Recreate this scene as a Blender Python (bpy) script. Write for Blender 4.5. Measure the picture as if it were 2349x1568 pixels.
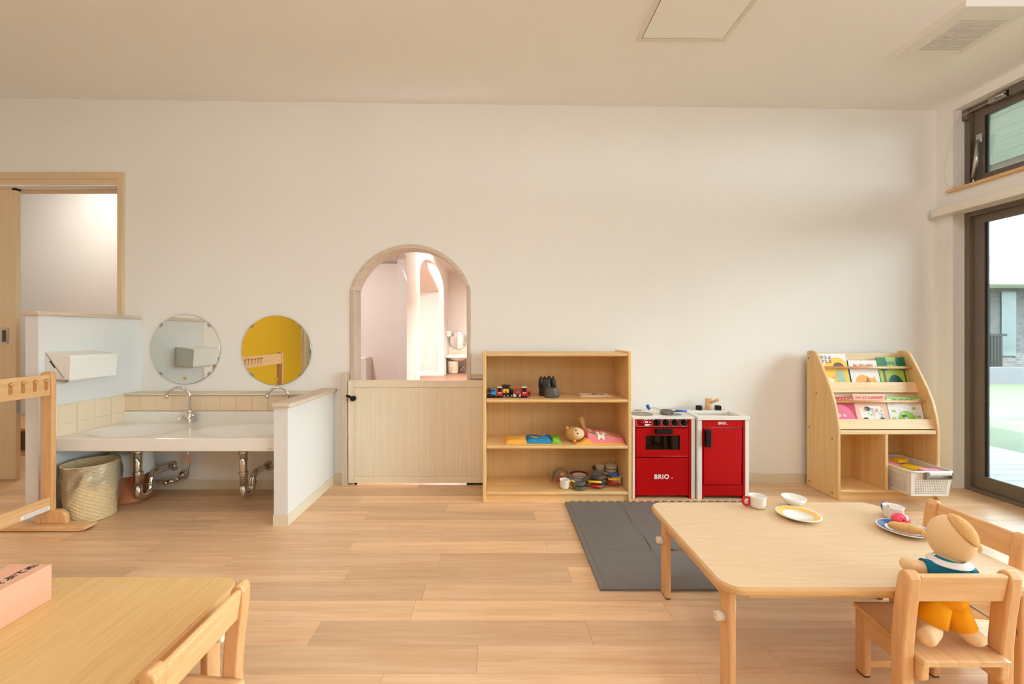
import bpy, bmesh, math, random
from mathutils import Vector, Matrix

random.seed(7)
sc = bpy.context.scene
COL = sc.collection
PI = math.pi
for o in list(bpy.data.objects):
    bpy.data.objects.remove(o)

# ------------------------------------------------------------------ camera
F = 950.0                       # focal length in photo pixels (2349 wide)
cam_d = bpy.data.cameras.new('camera')
cam_d.sensor_width = 36.0
cam_d.sensor_fit = 'HORIZONTAL'
cam_d.lens = 36.0 * F / 2349.0
cam_d.shift_x = 34.5 / 2349.0
cam_d.shift_y = -19.0 / 2349.0
cam_d.clip_start = 0.02
cam_d.clip_end = 200
cam = bpy.data.objects.new('camera', cam_d)
COL.objects.link(cam)
cam.location = (0, 0, 1.0)
cam.rotation_euler = (PI / 2, 0, 0)
sc.camera = cam

# ------------------------------------------------------------------ world, sun, exposure
world = bpy.data.worlds.new('sky')
sc.world = world
world.use_nodes = True
wn = world.node_tree
wn.nodes.clear()
bg = wn.nodes.new('ShaderNodeBackground')
bg.inputs['Color'].default_value = (0.78, 0.90, 1.0, 1)
bg.inputs['Strength'].default_value = 14.0
wo = wn.nodes.new('ShaderNodeOutputWorld')
wn.links.new(bg.outputs[0], wo.inputs[0])

sun_d = bpy.data.lights.new('sun', 'SUN')
sun_d.energy = 16.0
sun_d.angle = math.radians(1.0)
sun_d.color = (1.0, 0.96, 0.88)
sun = bpy.data.objects.new('sun', sun_d)
COL.objects.link(sun)
sun.location = (-4, -8, 14)
sun.rotation_euler = Vector((0.26, 0.46, -0.85)).to_track_quat('-Z', 'Y').to_euler()

sc.view_settings.view_transform = 'Standard'
sc.view_settings.look = 'None'
sc.view_settings.gamma = 1.0
sc.view_settings.use_curve_mapping = False
sc.view_settings.exposure = 0.0
try:
    sc.cycles.use_denoising = True
    sc.cycles.max_bounces = 8
    sc.cycles.diffuse_bounces = 5
    sc.cycles.use_adaptive_sampling = True
    sc.cycles.adaptive_threshold = 0.04
    sc.cycles.transparent_max_bounces = 12
    sc.cycles.caustics_reflective = False
    sc.cycles.caustics_refractive = False
    sc.cycles.sample_clamp_indirect = 6.0
except Exception:
    pass

LAMP_POWER = 14.8              # each added fill globe of the room
LAMP_COLOR = (0.97, 0.985, 1.05)

# ------------------------------------------------------------------ helpers: materials
def lin(c):
    return tuple(((v / 255.0) / 12.92 if v / 255.0 <= 0.04045 else ((v / 255.0 + 0.055) / 1.055) ** 2.4) for v in c) + (1.0,)

def mat(name, rgb, rough=0.5, metal=0.0, spec=0.5, emit=0.0, trans=0.0, noise=0.0, nscale=30.0, bump=0.0, coat=0.0):
    m = bpy.data.materials.new(name)
    m.use_nodes = True
    nt = m.node_tree
    b = nt.nodes['Principled BSDF']
    b.inputs['Base Color'].default_value = lin(rgb)
    b.inputs['Roughness'].default_value = rough
    b.inputs['Metallic'].default_value = metal
    b.inputs['Specular IOR Level'].default_value = spec
    if coat:
        b.inputs['Coat Weight'].default_value = coat
        b.inputs['Coat Roughness'].default_value = 0.1
    if trans:
        b.inputs['Transmission Weight'].default_value = trans
    if emit:
        b.inputs['Emission Color'].default_value = lin(rgb)
        b.inputs['Emission Strength'].default_value = emit
    if noise or bump:
        tc = nt.nodes.new('ShaderNodeTexCoord')
        n = nt.nodes.new('ShaderNodeTexNoise')
        n.inputs['Scale'].default_value = nscale
        n.inputs['Detail'].default_value = 3
        nt.links.new(tc.outputs['Object'], n.inputs['Vector'])
        if noise:
            mx = nt.nodes.new('ShaderNodeMix')
            mx.data_type = 'RGBA'
            c = lin(rgb)
            mx.inputs['A'].default_value = tuple(max(0, v * (1 - noise)) for v in c[:3]) + (1,)
            mx.inputs['B'].default_value = tuple(min(1, v * (1 + noise)) for v in c[:3]) + (1,)
            nt.links.new(n.outputs['Fac'], mx.inputs['Factor'])
            nt.links.new(mx.outputs['Result'], b.inputs['Base Color'])
        if bump:
            bp = nt.nodes.new('ShaderNodeBump')
            bp.inputs['Strength'].default_value = bump
            bp.inputs['Distance'].default_value = 0.002
            nt.links.new(n.outputs['Fac'], bp.inputs['Height'])
            nt.links.new(bp.outputs['Normal'], b.inputs['Normal'])
    return m

def wood(name, light, dark, axis='x', across=38.0, along=2.2, rough=0.42, rnd=0.1, lam=None, lamaxis=None, lamamt=0.1, spec=0.4, hue=0.0):
    """procedural wood: fibres along one object axis, a random tint per object, optional glued strips"""
    m = bpy.data.materials.new(name)
    m.use_nodes = True
    nt = m.node_tree
    L = nt.links
    b = nt.nodes['Principled BSDF']
    b.inputs['Roughness'].default_value = rough
    b.inputs['Specular IOR Level'].default_value = spec
    tc = nt.nodes.new('ShaderNodeTexCoord')
    oi = nt.nodes.new('ShaderNodeObjectInfo')
    off = nt.nodes.new('ShaderNodeVectorMath'); off.operation = 'SCALE'
    off.inputs[0].default_value = (31.0, 17.0, 23.0)
    L.new(oi.outputs['Random'], off.inputs['Scale'])
    add = nt.nodes.new('ShaderNodeVectorMath'); add.operation = 'ADD'
    L.new(tc.outputs['Object'], add.inputs[0]); L.new(off.outputs[0], add.inputs[1])
    mp = nt.nodes.new('ShaderNodeMapping')
    s = {'x': (along, across, across), 'y': (across, along, across), 'z': (across, across, along)}[axis]
    mp.inputs['Scale'].default_value = s
    L.new(add.outputs[0], mp.inputs['Vector'])
    n1 = nt.nodes.new('ShaderNodeTexNoise')
    n1.inputs['Scale'].default_value = 1.0; n1.inputs['Detail'].default_value = 5; n1.inputs['Distortion'].default_value = 0.6
    L.new(mp.outputs[0], n1.inputs['Vector'])
    n2 = nt.nodes.new('ShaderNodeTexNoise')
    n2.inputs['Scale'].default_value = 4.5; n2.inputs['Detail'].default_value = 2
    L.new(mp.outputs[0], n2.inputs['Vector'])
    mm = nt.nodes.new('ShaderNodeMix'); mm.data_type = 'FLOAT'
    mm.inputs['Factor'].default_value = 0.3
    L.new(n1.outputs['Fac'], mm.inputs['A']); L.new(n2.outputs['Fac'], mm.inputs['B'])
    cr = nt.nodes.new('ShaderNodeValToRGB')
    cr.color_ramp.elements[0].position = 0.30; cr.color_ramp.elements[0].color = lin(dark)
    cr.color_ramp.elements[1].position = 0.62; cr.color_ramp.elements[1].color = lin(light)
    L.new(mm.outputs['Result'], cr.inputs['Fac'])
    hsv = nt.nodes.new('ShaderNodeHueSaturation')
    val = nt.nodes.new('ShaderNodeMath'); val.operation = 'MULTIPLY_ADD'
    val.inputs[1].default_value = rnd * 2; val.inputs[2].default_value = 1.0 - rnd
    L.new(oi.outputs['Random'], val.inputs[0])
    last = val.outputs[0]
    if lam:
        sep = nt.nodes.new('ShaderNodeSeparateXYZ'); L.new(tc.outputs['Object'], sep.inputs[0])
        dv = nt.nodes.new('ShaderNodeMath'); dv.operation = 'DIVIDE'; dv.inputs[1].default_value = lam
        L.new(sep.outputs['XYZ'.index(lamaxis.upper())], dv.inputs[0])
        fl = nt.nodes.new('ShaderNodeMath'); fl.operation = 'FLOOR'; L.new(dv.outputs[0], fl.inputs[0])
        wnz = nt.nodes.new('ShaderNodeTexWhiteNoise'); wnz.noise_dimensions = '1D'
        L.new(fl.outputs[0], wnz.inputs['W'])
        ma = nt.nodes.new('ShaderNodeMath'); ma.operation = 'MULTIPLY_ADD'
        ma.inputs[1].default_value = lamamt * 2; ma.inputs[2].default_value = 1 - lamamt
        L.new(wnz.outputs['Value'], ma.inputs[0])
        mu = nt.nodes.new('ShaderNodeMath'); mu.operation = 'MULTIPLY'
        L.new(last, mu.inputs[0]); L.new(ma.outputs[0], mu.inputs[1]); last = mu.outputs[0]
    L.new(last, hsv.inputs['Value'])
    L.new(cr.outputs['Color'], hsv.inputs['Color'])
    L.new(hsv.outputs['Color'], b.inputs['Base Color'])
    return m

def pane_mat(name, tint=(1, 1, 1), ior=1.45, rough=0.0, opacity=0.0, body=(255, 255, 255)):
    m = bpy.data.materials.new(name)
    m.use_nodes = True
    nt = m.node_tree; nt.nodes.clear(); L = nt.links
    out = nt.nodes.new('ShaderNodeOutputMaterial')
    tr = nt.nodes.new('ShaderNodeBsdfTransparent'); tr.inputs[0].default_value = tuple(tint) + (1,)
    gl = nt.nodes.new('ShaderNodeBsdfGlossy'); gl.inputs['Roughness'].default_value = rough
    fr = nt.nodes.new('ShaderNodeFresnel'); fr.inputs['IOR'].default_value = ior
    mx = nt.nodes.new('ShaderNodeMixShader')
    L.new(fr.outputs[0], mx.inputs[0]); L.new(tr.outputs[0], mx.inputs[1]); L.new(gl.outputs[0], mx.inputs[2])
    last = mx
    if opacity:
        df = nt.nodes.new('ShaderNodeBsdfDiffuse'); df.inputs[0].default_value = lin(body)
        m2 = nt.nodes.new('ShaderNodeMixShader'); m2.inputs[0].default_value = opacity
        L.new(mx.outputs[0], m2.inputs[1]); L.new(df.outputs[0], m2.inputs[2]); last = m2
    L.new(last.outputs[0], out.inputs[0])
    return m

# ------------------------------------------------------------------ helpers: mesh
def rrect(x0, x1, y0, y1, r, n=5):
    p = []
    for cx, cy, a0 in ((x1 - r, y1 - r, 0), (x0 + r, y1 - r, 90), (x0 + r, y0 + r, 180), (x1 - r, y0 + r, 270)):
        for k in range(n + 1):
            a = math.radians(a0 + 90.0 * k / n)
            p.append((cx + r * math.cos(a), cy + r * math.sin(a)))
    return p

def circ(cx, cy, rx, ry=None, n=24, a0=0.0, a1=360.0):
    ry = rx if ry is None else ry
    full = abs(a1 - a0) >= 359.9
    k = n if full else n + 1
    return [(cx + rx * math.cos(math.radians(a0 + (a1 - a0) * i / n)), cy + ry * math.sin(math.radians(a0 + (a1 - a0) * i / n))) for i in range(k)]

class MB:
    def __init__(s):
        s.v = []; s.f = []; s.sm = []
    def _add(s, vs, fs, smooth=False):
        b = len(s.v)
        s.v += [tuple(v) for v in vs]
        for f in fs:
            s.f.append(tuple(b + i for i in f)); s.sm.append(smooth)
        return s
    def box(s, x0, x1, y0, y1, z0, z1):
        vs = [(x, y, z) for z in (z0, z1) for y in (y0, y1) for x in (x0, x1)]
        return s._add(vs, [(0, 2, 3, 1), (4, 5, 7, 6), (0, 1, 5, 4), (2, 6, 7, 3), (0, 4, 6, 2), (1, 3, 7, 5)])
    def obox(s, c, size, rot=None):
        hx, hy, hz = (q / 2 for q in size)
        R = rot if rot is not None else Matrix.Identity(3)
        vs = [Vector(c) + R @ Vector((x, y, z)) for z in (-hz, hz) for y in (-hy, hy) for x in (-hx, hx)]
        return s._add(vs, [(0, 2, 3, 1), (4, 5, 7, 6), (0, 1, 5, 4), (2, 6, 7, 3), (0, 4, 6, 2), (1, 3, 7, 5)])
    def ring(s, o, i, axis, a0, a1):
        """flat rectangular frame: outer o = (u0,u1,w0,w1), inner i, between a0 and a1 along axis"""
        def P(u, w, a):
            return {'x': (a, u, w), 'y': (u, a, w), 'z': (u, w, a)}[axis]
        q = lambda r: [(r[0], r[2]), (r[1], r[2]), (r[1], r[3]), (r[0], r[3])]
        vs = [P(u, w, a) for a in (a0, a1) for r in (o, i) for u, w in q(r)]
        fs = []
        for k in range(4):
            n = (k + 1) % 4
            fs += [(k, n, 4 + n, 4 + k), (8 + k, 12 + k, 12 + n, 8 + n), (k, 8 + k, 8 + n, n), (4 + k, 4 + n, 12 + n, 12 + k)]
        return s._add(vs, fs)
    def prism(s, poly, axis, a0, a1):
        def P(u, w, a):
            return {'x': (a, u, w), 'y': (u, a, w), 'z': (u, w, a)}[axis]
        n = len(poly)
        vs = [P(u, w, a0) for u, w in poly] + [P(u, w, a1) for u, w in poly]
        fs = [tuple(range(n)), tuple(range(2 * n - 1, n - 1, -1))] + [(i, (i + 1) % n, n + (i + 1) % n, n + i) for i in range(n)]
        return s._add(vs, fs)
    def cyl(s, p0, p1, r0, r1=None, n=20, caps=True):
        r1 = r0 if r1 is None else r1
        p0 = Vector(p0); p1 = Vector(p1)
        d = (p1 - p0).normalized()
        a = d.orthogonal().normalized(); b = d.cross(a)
        vs = []
        for p, r in ((p0, r0), (p1, r1)):
            for k in range(n):
                t = 2 * PI * k / n
                vs.append(p + a * (r * math.cos(t)) + b * (r * math.sin(t)))
        s._add(vs, [(k, (k + 1) % n, n + (k + 1) % n, n + k) for k in range(n)], True)
        if caps:
            s._add(vs[:n], [tuple(range(n))]); s._add(vs[n:], [tuple(range(n))])
        return s
    def tube(s, pts, r, n=12, caps=True, closed=False):
        pts = [Vector(p) for p in pts]
        m = len(pts)
        rs = r if isinstance(r, (list, tuple)) else [r] * m
        vs = []; prev = None
        for i, p in enumerate(pts):
            if closed:
                t = (pts[(i + 1) % m] - pts[i - 1]).normalized()
            else:
                t = (pts[min(i + 1, m - 1)] - pts[max(i - 1, 0)]).normalized()
            a = t.orthogonal().normalized() if prev is None else (prev - t * prev.dot(t)).normalized()
            prev = a; b = t.cross(a)
            for k in range(n):
                q = 2 * PI * k / n
                vs.append(p + a * (rs[i] * math.cos(q)) + b * (rs[i] * math.sin(q)))
        fs = []
        for i in range(m if closed else m - 1):
            j = (i + 1) % m
            for k in range(n):
                fs.append((i * n + k, i * n + (k + 1) % n, j * n + (k + 1) % n, j * n + k))
        s._add(vs, fs, True)
        if caps and not closed:
            s._add(vs[:n], [tuple(range(n))]); s._add(vs[-n:], [tuple(range(n))])
        return s
    def lathe(s, prof, c=(0, 0, 0), n=32, sx=1.0, sy=1.0, cap=True):
        vs = []; m = len(prof)
        for r, z in prof:
            for k in range(n):
                t = 2 * PI * k / n
                vs.append((c[0] + sx * r * math.cos(t), c[1] + sy * r * math.sin(t), c[2] + z))
        fs = [(i * n + k, i * n + (k + 1) % n, (i + 1) * n + (k + 1) % n, (i + 1) * n + k) for i in range(m - 1) for k in range(n)]
        s._add(vs, fs, True)
        if cap:
            if prof[0][0] > 1e-5: s._add(vs[:n], [tuple(range(n))])
            if prof[-1][0] > 1e-5: s._add(vs[-n:], [tuple(range(n))])
        return s
    def sphere(s, c, r, nu=20, nv=12, rot=None):
        if not isinstance(r, (list, tuple)): r = (r, r, r)
        R = rot if rot is not None else Matrix.Identity(3)
        vs = []
        for j in range(nv + 1):
            ph = PI * j / nv
            for k in range(nu):
                t = 2 * PI * k / nu
                vs.append(Vector(c) + R @ Vector((r[0] * math.sin(ph) * math.cos(t), r[1] * math.sin(ph) * math.sin(t), r[2] * math.cos(ph))))
        fs = [(j * nu + k, j * nu + (k + 1) % nu, (j + 1) * nu + (k + 1) % nu, (j + 1) * nu + k) for j in range(nv) for k in range(nu)]
        return s._add(vs, fs, True)
    def grid(s, fn, nu, nv, smooth=True, wrap=False):
        vs = [fn(i / nu, j / nv) for j in range(nv + 1) for i in range(nu + 1)]
        w = nu + 1
        fs = [(j * w + i, j * w + i + 1, (j + 1) * w + i + 1, (j + 1) * w + i) for j in range(nv) for i in range(nu)]
        return s._add(vs, fs, smooth)
    def pad(s, x0, x1, y0, y1, z0, hf, nx=24, ny=14):
        """cushion-like slab: height hf(u,v) over its footprint, closed by a skirt"""
        top = lambda u, v: (x0 + (x1 - x0) * u, y0 + (y1 - y0) * v, z0 + hf(u, v))
        s.grid(top, nx, ny)
        ring = [(i / nx, 0) for i in range(nx)] + [(1, j / ny) for j in range(ny)] + [(1 - i / nx, 1) for i in range(nx)] + [(0, 1 - j / ny) for j in range(ny)]
        n = len(ring)
        vs = [top(u, v) for u, v in ring] + [(top(u, v)[0], top(u, v)[1], z0) for u, v in ring]
        s._add(vs, [(i, (i + 1) % n, n + (i + 1) % n, n + i) for i in range(n)] + [tuple(range(n, 2 * n))], False)
        return s
    def build(s, name, m, parent=None, off=(0, 0, 0), bevel=0.0, seg=2, subsurf=0, solid=0.0):
        me = bpy.data.meshes.new(name)
        me.from_pydata([(v[0] - off[0], v[1] - off[1], v[2] - off[2]) for v in s.v], [], s.f)
        me.polygons.foreach_set('use_smooth', s.sm)
        bm = bmesh.new(); bm.from_mesh(me)
        bmesh.ops.remove_doubles(bm, verts=bm.verts, dist=1e-6)
        bmesh.ops.recalc_face_normals(bm, faces=bm.faces)
        bm.to_mesh(me); bm.free()
        if m is not None: me.materials.append(m)
        o = bpy.data.objects.new(name, me)
        COL.objects.link(o)
        if parent is not None: o.parent = parent
        if solid:
            md = o.modifiers.new('solid', 'SOLIDIFY'); md.thickness = solid; md.offset = 0
        if bevel:
            md = o.modifiers.new('bevel', 'BEVEL'); md.width = bevel; md.segments = seg; md.limit_method = 'ANGLE'; md.angle_limit = math.radians(35)
        if subsurf:
            md = o.modifiers.new('sub', 'SUBSURF'); md.levels = subsurf; md.render_levels = subsurf
        return o

class Thing:
    """an Empty at the thing's base; parts are written in world (or local) coordinates"""
    def __init__(s, name, label, cat, loc=(0, 0, 0), rot=(0, 0, 0), group=None, kind=None, local=False):
        e = bpy.data.objects.new(name, None)
        COL.objects.link(e)
        e.empty_display_size = 0.05
        e.location = loc; e.rotation_euler = rot
        if kind: e['kind'] = kind
        if label: e['label'] = label
        if cat: e['category'] = cat
        if group: e['group'] = group
        s.e = e
        s.off = (0, 0, 0) if local else tuple(loc)
    def part(s, name, mb, m, parent=None, **k):
        lab = k.pop('label', None); kind = k.pop('kind', None)
        o = mb.build(name, m, parent if parent is not None else s.e, s.off, **k)
        if lab: o['label'] = lab
        if kind: o['kind'] = kind
        return o

def single(name, mb, m, label, cat, group=None, **k):
    """a thing that is one mesh, its origin under its base"""
    xs, ys, zs = zip(*mb.v)
    c = ((min(xs) + max(xs)) / 2, (min(ys) + max(ys)) / 2, min(zs))
    o = mb.build(name, m, None, c, **k)
    o.location = c
    o['label'] = label; o['category'] = cat
    if group: o['group'] = group
    return o

def struct(name, mb, m, **k):
    o = mb.build(name, m, None, **k)
    o['kind'] = 'structure'
    return o

def sub(parent, name, mb, m, **k):
    """a part of a mesh that stands at the world origin"""
    lab = k.pop('label', None); kind = k.pop('kind', None)
    o = mb.build(name, m, parent, **k)
    if lab: o['label'] = lab
    if kind: o['kind'] = kind
    return o

def copy_tree(o, parent=None):
    c = o.copy(); COL.objects.link(c); c.parent = parent
    for ch in list(o.children): copy_tree(ch, c)
    return c

def lettering(text, size, m, parent, matrix, bold=0.0, name='lettering', depth=0.0004, align='CENTER', spacing=1.0):
    cu = bpy.data.curves.new(name, 'FONT')
    cu.body = text; cu.size = size; cu.extrude = depth; cu.offset = bold
    cu.space_character = spacing; cu.align_x = align; cu.align_y = 'CENTER'
    to = bpy.data.objects.new(name, cu); COL.objects.link(to)
    dg = bpy.context.evaluated_depsgraph_get(); dg.update()
    me = bpy.data.meshes.new_from_object(to.evaluated_get(dg))
    bpy.data.objects.remove(to); bpy.data.curves.remove(cu)
    me.name = name; me.materials.clear(); me.materials.append(m)
    o = bpy.data.objects.new(name, me); COL.objects.link(o)
    if parent is not None: o.parent = parent
    o.matrix_local = matrix
    return o

FACE = Matrix.Rotation(PI / 2, 4, 'X')      # text lying in XY -> upright, read from -Y

# ------------------------------------------------------------------ materials
M = {}
M['wall'] = mat('warm_white_wallpaper', (243, 240, 234), 0.85, spec=0.2, bump=0.15, nscale=260)
M['white_wall'] = mat('white_wallpaper', (227, 223, 218), 0.8, spec=0.2, bump=0.1, nscale=260)
M['ceil'] = mat('ceiling_paper', (250, 249, 247), 0.9, spec=0.1)
M['yellow'] = mat('yellow_wall_paint', (228, 180, 44), 0.8, spec=0.2)
M['cream'] = mat('cream_vinyl_baseboard', (226, 214, 186), 0.5)
M['washed'] = wood('whitewashed_wood', (222, 204, 182), (196, 172, 146), 'x', 60, 3, 0.6, 0.04)
M['washed_y'] = wood('whitewashed_wood_depth', (222, 204, 182), (196, 172, 146), 'y', 60, 3, 0.6, 0.04)
M['washed_z'] = wood('whitewashed_wood_upright', (214, 196, 176), (190, 168, 146), 'z', 60, 3, 0.6, 0.04)
M['doorwood'] = wood('pale_door_laminate', (228, 200, 162), (218, 188, 148), 'z', 90, 2, 0.5, 0.02)
M['gatewood'] = wood('pale_gate_laminate', (242, 230, 206), (232, 215, 184), 'z', 110, 2, 0.5, 0.02)
M['plank'] = wood('floor_plank', (231, 192, 150), (208, 162, 118), 'x', 30, 1.6, 0.34, 0.16, spec=0.5)
M['planks_far'] = wood('floor_plank_far', (231, 192, 150), (208, 162, 118), 'x', 30, 1.6, 0.36, 0.0, lam=0.115, lamaxis='y', lamamt=0.08)
M['redfloor'] = wood('reddish_floor', (160, 122, 98), (136, 100, 78), 'x', 20, 1.5, 0.4, 0.0)
M['pine'] = wood('pine_board', (236, 198, 140), (222, 172, 106), 'x', 45, 2, 0.4, 0.05)
M['pine_z'] = wood('pine_board_upright', (240, 202, 146), (226, 178, 114), 'z', 60, 2.2, 0.4, 0.05, lam=0.055, lamaxis='y', lamamt=0.05)
M['pine_p'] = wood('pale_pine_board', (240, 212, 168), (226, 188, 134), 'x', 45, 2, 0.4, 0.04)
M['ply'] = wood('plywood_back', (222, 184, 128), (210, 168, 110), 'z', 70, 1.5, 0.5, 0.02)
M['beech'] = wood('beech', (228, 178, 124), (212, 156, 100), 'z', 60, 5, 0.35, 0.05)
M['beech_x'] = wood('beech_across', (232, 186, 134), (216, 164, 108), 'x', 60, 5, 0.35, 0.05)
M['beech_y'] = wood('beech_depth', (232, 186, 134), (216, 164, 108), 'y', 60, 5, 0.35, 0.05)
M['laminate_x'] = wood('table_laminate', (222, 191, 152), (212, 177, 133), 'x', 130, 6, 0.38, 0.0)
M['laminate_y'] = wood('table_laminate_depth', (226, 188, 126), (212, 168, 102), 'y', 130, 6, 0.38, 0.0)
M['edge'] = mat('table_edge_band', (214, 168, 112), 0.35)
M['ceramic'] = mat('white_basin', (240, 236, 226), 0.12, spec=0.6)
M['tile'] = mat('cream_tile', (236, 214, 184), 0.18, spec=0.5)
M['grout'] = mat('tile_grout', (240, 226, 204), 0.9)
M['chrome'] = mat('chrome', (215, 212, 206), 0.08, 1.0)
M['steel'] = mat('brushed_steel', (190, 186, 178), 0.3, 1.0)
M['mirror'] = mat('mirror_glass', (240, 242, 238), 0.0, 1.0)
M['black'] = mat('black_plastic', (14, 13, 12), 0.5, spec=0.25)
M['dark'] = mat('dark_gap', (30, 26, 22), 0.7)
M['bronze'] = mat('bronze_aluminium', (112, 99, 87), 0.45, 0.0)
M['white'] = mat('white_plastic', (238, 234, 226), 0.35)
M['offwhite'] = mat('off_white_metal', (232, 224, 210), 0.45)
M['grey'] = mat('grey_print', (150, 146, 138), 0.6)
M['red'] = mat('red_lacquer', (188, 3, 7), 0.45, spec=0.18)
M['redfront'] = mat('red_lacquer_front', (178, 1, 3), 0.45, spec=0.18)
M['kwhite'] = mat('white_lacquer', (238, 233, 224), 0.35)
M['paper'] = mat('paper', (240, 238, 234), 0.8)
M['glass'] = pane_mat('window_glass', (0.93, 0.98, 0.96))
M['film'] = pane_mat('clear_bag_film', (0.97, 0.97, 0.97), 1.4, 0.12, 0.07, (240, 236, 228))
M['clear'] = pane_mat('clear_plastic', (0.97, 0.965, 0.96), 1.25, 0.05, 0.05, (240, 230, 220))
M['oven'] = pane_mat('smoked_window', (0.10, 0.09, 0.08), 1.5, 0.02)
M['wicker'] = mat('wicker', (222, 196, 148), 0.6, noise=0.15, nscale=60)
M['mat'] = mat('grey_foam', (118, 112, 106), 0.55, spec=0.4, bump=0.5, nscale=420)
M['yellowp'] = mat('yellow_plastic', (244, 190, 30), 0.35)
M['orangep'] = mat('orange_yellow_band', (246, 196, 96), 0.3)
M['bluep'] = mat('blue_plastic', (24, 96, 186), 0.35)
M['redp'] = mat('red_plastic', (196, 20, 28), 0.35)
M['maroon'] = mat('maroon_band', (112, 14, 30), 0.35)
M['navy'] = mat('navy_band', (46, 96, 164), 0.3)
M['pan'] = mat('dark_grey_pan', (122, 119, 113), 0.35, 0.2)
M['pan2'] = mat('silver_grey_pan', (140, 138, 134), 0.25, 0.7)
M['cupwhite'] = mat('white_melamine', (246, 243, 236), 0.22)
M['cupcream'] = mat('cream_melamine', (236, 224, 200), 0.3)
# ================================================================== the setting
XL, XR, YB, YW = -3.9, 2.95, -2.7, 2.78          # left wall, right wall, rear wall, back wall
WT = 0.13                                        # back wall thickness
def zc(x): return 2.537 - 0.01258 * x            # the ceiling falls gently towards the windows

# ---- floor with its planks
fb = MB()
fb.box(XL, XR + 0.15, YB, 0.55, -0.06, 0.0)
fb.box(XL, XR + 0.15, 0.55, YW, -0.06, -0.004)
fb.box(-5.2, -2.25, YW, 4.0, -0.06, 0.0)
floor = struct('floor', fb, M['planks_far'])
y = YW
row = 0
PW, PL, GAP = 0.1115, 0.92, 0.0004
while y > 0.56:
    y0 = y - PW
    x = XL - random.random() * PL
    while x < XR + 0.07:
        xa, xb = max(x, XL), min(x + PL, XR + 0.07)
        if xb - xa > 0.03:
            p = MB(); p.box(-(xb - xa) / 2 + GAP, (xb - xa) / 2 - GAP, -PW / 2 + GAP, PW / 2 - GAP, -0.004, 0.0)
            o = p.build('plank', M['plank'], floor)
            o.location = ((xa + xb) / 2, (y0 + y) / 2, 0)
        x += PL
    y = y0
    row += 1

# ---- back wall: one polygon with the doorway and the arched gateway cut out
ACX, ACZ, AR, ASP = -0.580, 1.178, 0.421, 1.295
def arc(r, spring):
    a = math.asin(min(1, (spring - ACZ) / r))
    return [(ACX + r * math.cos(t), ACZ + r * math.sin(t)) for t in [a + (PI - 2 * a) * k / 28 for k in range(29)]]
ra = AR - 0.012
hx = math.sqrt(ra ** 2 - (ASP - ACZ) ** 2)
poly = [(XL, 0), (-3.75, 0), (-3.75, 1.99), (-2.54, 1.99), (-2.54, 0), (ACX - hx, 0)]
poly += list(reversed(arc(ra, ASP)))
poly += [(ACX + hx, 0), (XR + 0.15, 0), (XR + 0.15, zc(XR + 0.15) + 0.05), (XL, zc(XL) + 0.05)]
wb = MB(); wb.prism(poly, 'y', YW, YW + WT)
wall_back = struct('wall_back', wb, M['wall'])

wl = MB(); wl.box(XL - 0.1, XL, -0.55, YW + WT, 0, zc(XL) + 0.05)
struct('wall_left', wl, M['wall'])
wl = MB(); wl.box(XL - 0.1, XL, YB - 0.1, -0.55, 0, zc(XL) + 0.05)
struct('wall_left_rear', wl, M['yellow'])
wr = MB(); wr.box(XL - 0.1, XR + 0.15, YB - 0.1, YB, 0, 2.65)
struct('wall_rear', wr, M['wall'])

d2 = Thing('door_2', None, None, (-3.4, YB, 0), kind='structure')
b = MB(); b.box(-3.83, -3.0, YB, YB + 0.03, 0, 2.05); d2.part('door_leaf', b, M['offwhite'])
b = MB(); b.box(-3.77, -3.06, YB + 0.03, YB + 0.034, 0.3, 1.95); d2.part('door_pane', b, mat('pale_blue_pane', (196, 212, 214), 0.15))
b = MB(); b.box(-3.70, -3.06, YB + 0.034, YB + 0.04, 0.3, 1.9); d2.part('pane_shade', b, M['dark'])

# ---- right wall with a low and a high window opening
OY0, OY1 = -1.6, 2.68
Z1, Z2, Z3 = 1.777, 1.93, 2.443
w = MB()
w.box(XR, XR + 0.15, OY1, YW, 0, 2.56)
w.box(XR, XR + 0.15, YB, OY0, 0, 2.56)
w.box(XR, XR + 0.15, OY0, OY1, Z1, Z2)
w.box(XR, XR + 0.15, OY0, OY1, Z3, 2.56)
wall_right = struct('wall_right', w, M['wall'])

cl = MB()
cl.prism([(XL - 0.1, zc(XL - 0.1)), (XR + 0.15, zc(XR + 0.15)), (XR + 0.15, 2.75), (XL - 0.1, 2.75)], 'y', YB - 0.1, YW + WT)
struct('ceiling', cl, M['ceil'])

# ---- baseboards
b = MB(); b.box(0.0, XR, YW - 0.008, YW, 0, 0.065); b.box(-1.09, -1.03, YW - 0.008, YW, 0, 0.065)
struct('baseboard_back', b, M['cream'])
b = MB(); b.box(XR - 0.008, XR, OY1 + 0.005, YW - 0.008, 0, 0.065)
struct('baseboard_right', b, M['cream'])

# ---- half-height partitions beside the wash basin
PY = 2.16
b = MB(); b.box(-2.46, -2.392, PY, YW, 0, 1.095)
pl = struct('wall_partition_left', b, M['white_wall'])
b = MB(); b.box(-2.47, -2.380, PY - 0.012, YW, 1.095, 1.12)
sub(pl, 'cap', b, M['washed_y'], bevel=0.006, label='whitewashed wooden cap')
b = MB(); b.box(-1.164, -1.091, PY, YW, 0, 0.612)
pr = struct('wall_partition_right', b, M['white_wall'])
b = MB(); b.box(-1.176, -1.072, PY - 0.012, YW, 0.612, 0.636)
sub(pr, 'cap', b, M['washed_y'], bevel=0.008, label='whitewashed wooden cap')
b = MB(); b.box(-1.166, -1.086, PY - 0.005, PY, 0, 0.057); b.box(-1.091, -1.086, PY, YW, 0, 0.057)
sub(pr, 'baseboard', b, M['cream'])
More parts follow.
